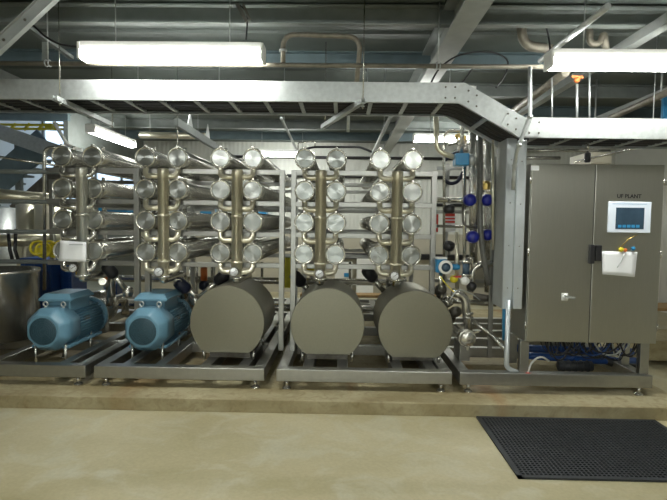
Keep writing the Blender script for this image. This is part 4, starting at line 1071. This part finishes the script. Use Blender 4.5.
# mid background items
def bgbox(name, label, cat, x0, y0, x1, y1, Y, dep, mat, group=None, ground=True):
    p, q = at(x0, y0, Y), at(x1, y1, Y); z0 = q.z
    t = thing(name, label, cat, (p.x, Y, z0), group)
    m = MB(); m.box((p.x, Y, z0), (q.x, Y + dep, p.z), .01); m.build('body', M[mat], t)
    m = MB(); m.box((p.x + .02, Y - .012, z0 + .02), (q.x - .02, Y, p.z - .02), .004); m.build('front_panel', M[mat], t)
    return t
bgbox('yellow_box', 'yellow upright box behind the twin posts in the middle', 'box', 280.5, 256, 291, 288, 7.0, .2, 'yellow')
bgbox('yellow_box', 'small yellow box behind the middle hood riser', 'box', 306, 268, 314, 274, 7.0, .2, 'yellow')
bgbox('wall_panel_box', 'pale control box on the wall right of the middle hood', 'box', 357, 255, 373, 300, 11.4, .2, 'white')
bgbox('wall_panel_box', 'pale control box on the wall behind the middle tubes', 'box', 335, 262, 352, 296, 11.4, .2, 'wall')
bgbox('blue_drum', 'blue motor box seen between left tube stacks', 'box', 200, 208, 213, 218, 11.3, .3, 'blue_box')
bgbox('blue_drum', 'blue motor box seen right of the leftmost hood riser', 'box', 252, 208, 266, 220, 11.3, .3, 'blue_box')
bgbox('blue_drum', 'dark blue bucket seen behind the right side of the left motor', 'box', 104, 283, 117, 295, 6.4, .2, 'blue')
bgbox('blue_drum', 'blue panel seen through the left tube stack', 'box', 98, 205, 128, 222, 11.3, .3, 'blue_box')
bgbox('green_panel', 'row of pale instrument panels behind the left stack', 'panel', 98, 232, 128, 246, 11.3, .3, 'purlin')
bgbox('teal_sign', 'tiny teal sign on the wall above the middle hood', 'sign', 344, 273, 349, 277, 11.37, .01, 'blue_box')
t = thing('red_valve', 'red valve handle seen between the right motor and leftmost hood', 'valve', at(204, 276, 6.6))
m = MB(); p = at(204, 274, 6.6); m.lathe([(.035, -.09), (.045, -.08), (.045, .08), (.03, .09)], p, (0, 0, 1), 14); m.build('handle', M['orange'], t)
m = MB(); m.lathe([(.03, 0), (.07, .03), (.07, .1), (.03, .13)], p + V((0, 0, -.09)), (0, 0, -1), 16); m.build('body', M['navy_dark'], t)
m = MB(); p = at(105.5, 276, 6.6); m.lathe([(.03, -.08), (.045, -.07), (.045, .07), (.03, .08)], p, (0, 0, 1), 14); tag(m.build('hand_valve', M['orange']), 'small red valve handle seen right of the left riser', 'valve')
for k, px in enumerate((190, 197, 212, 262, 350, 405)):
    pipe('background_pipe', ('thin upright pipe left of the red valve handle', 'thin upright pipe beside the red valve handle', 'upright pipe right of the red valve handle', 'upright pipe left of the twin middle posts', 'upright pipe on the wall right of the middle stack', 'upright pipe behind the right stack')[k], 'pipe', [at(px, 262, 7.4), at(px, 320, 7.4)], .02, M['steel'], 0)
# black cable trunks near floor behind
bgbox('timber_pallet', 'timber coloured base board behind the middle and right hoods', 'board', 300, 294, 440, 299, 8.85, .3, 'timber')
# right edge: strip curtain, table, concrete block
t = thing('strip_curtain', 'white plastic strip curtain at the right edge behind the cabinet', 'curtain', (4.6, 7.4, .4))
p, q = at(640, 185, 7.4), at(760, 309, 7.4)
n = 10
for k in range(n):
    xx = p.x + (q.x - p.x) * k / n; m = MB(); m.box((xx, 7.4 + .012 * (k % 2), q.z), (xx + (q.x - p.x) / n + .01, 7.41 + .012 * (k % 2), p.z)); m.build('strip', M['curtain'], t)
m = MB(); m.box((p.x, 7.38, p.z), (q.x, 7.45, p.z + .06)); m.build('rail', M['steel'], t)
t = thing('work_table', 'timber topped table at the right edge behind the cabinet', 'table', (at(655, 310, 6.8).x, 6.8, 0))
p = at(652, 308, 6.8)
m = MB(); m.box((p.x, 6.8, p.z - .04), (p.x + 1.6, 7.3, p.z), .005); m.build('table_top', M['timber'], t)
for xx in (.06, 1.5):
    for yy in (.05, .42): m = MB(); m.box((p.x + xx, 6.8 + yy, 0), (p.x + xx + .05, 6.85 + yy, p.z - .04)); m.build('leg', M['frame'], t)
m = MB(); p = at(641, 340, 5.9); m.box((p.x, 5.9, 0), (p.x + 1.8, 6.6, .24), .01); tag(m.build('concrete_block', M['plinth']), 'low concrete block on the floor behind the cabinet at right', 'block')
# blue thing top right
bgbox('blue_bracket', 'blue bracket at the right edge above the cable tray', 'bracket', 664, 96, 676, 119, 5.6, .05, 'blue_box')
# dark suspended box mid right and beige shapes behind cabinet top
bgbox('duct_box', 'beige duct section hanging behind the cabinet top', 'duct', 592, 151, 612, 164, 6.2, .6, 'wall_low')
pipe('overhead_pipe', 'pale pipe slanting behind the cabinet top at right', 'pipe', [at(575, 162, 5.6), at(660, 142, 4.95)], .012, M['steel'], 0)

for x0, Y, z in ((at(602, 151, 6.2).x, 6.4, at(602, 151, 6.2).z), (at(664, 96, 5.6).x + .03, 5.7, at(664, 96, 5.6).z)):
    m = MB(); m.cyl((x0, Y, z - .02), (x0, Y, HZ), .01, 8); tag(m.build('hanger_rod', M['galv']), 'rod holding the beige duct section to the ceiling' if Y > 6 else 'rod holding the blue bracket at the right edge', 'rod')
for (px, py, Y), lab in (((284, 124, 5.6), 'rod holding the thin conduit above the middle tubes'), ((384, 129, 5.95), 'rod holding the pale conduit above the right tubes'),
                         ((150, 135, 7.8), 'rod holding the warm coloured pipe, left end'), ((198, 136, 7.8), 'rod holding the warm coloured pipe, right end'),
                         ((652, 144, 5.0), 'rod holding the slanting pipe above the cabinet')):
    p = at(px, py, Y); m = MB(); m.cyl(p, (p.x, p.y, HZ), .004, 6); tag(m.build('hanger_rod', M['galv']), lab, 'rod')
# ================================================================ world, view
w = bpy.data.worlds.new('world'); SC.world = w; w.use_nodes = True
w.node_tree.nodes['Background'].inputs[0].default_value = (.6, .75, 1, 1); w.node_tree.nodes['Background'].inputs[1].default_value = .3
for o in bpy.data.objects:
    if '_local' in o: del o['_local']
SC.view_settings.view_transform = 'Standard'; SC.view_settings.look = 'None'; SC.view_settings.gamma = 1
SC.view_settings.use_curve_mapping = False
SC.view_settings.exposure = 0.08
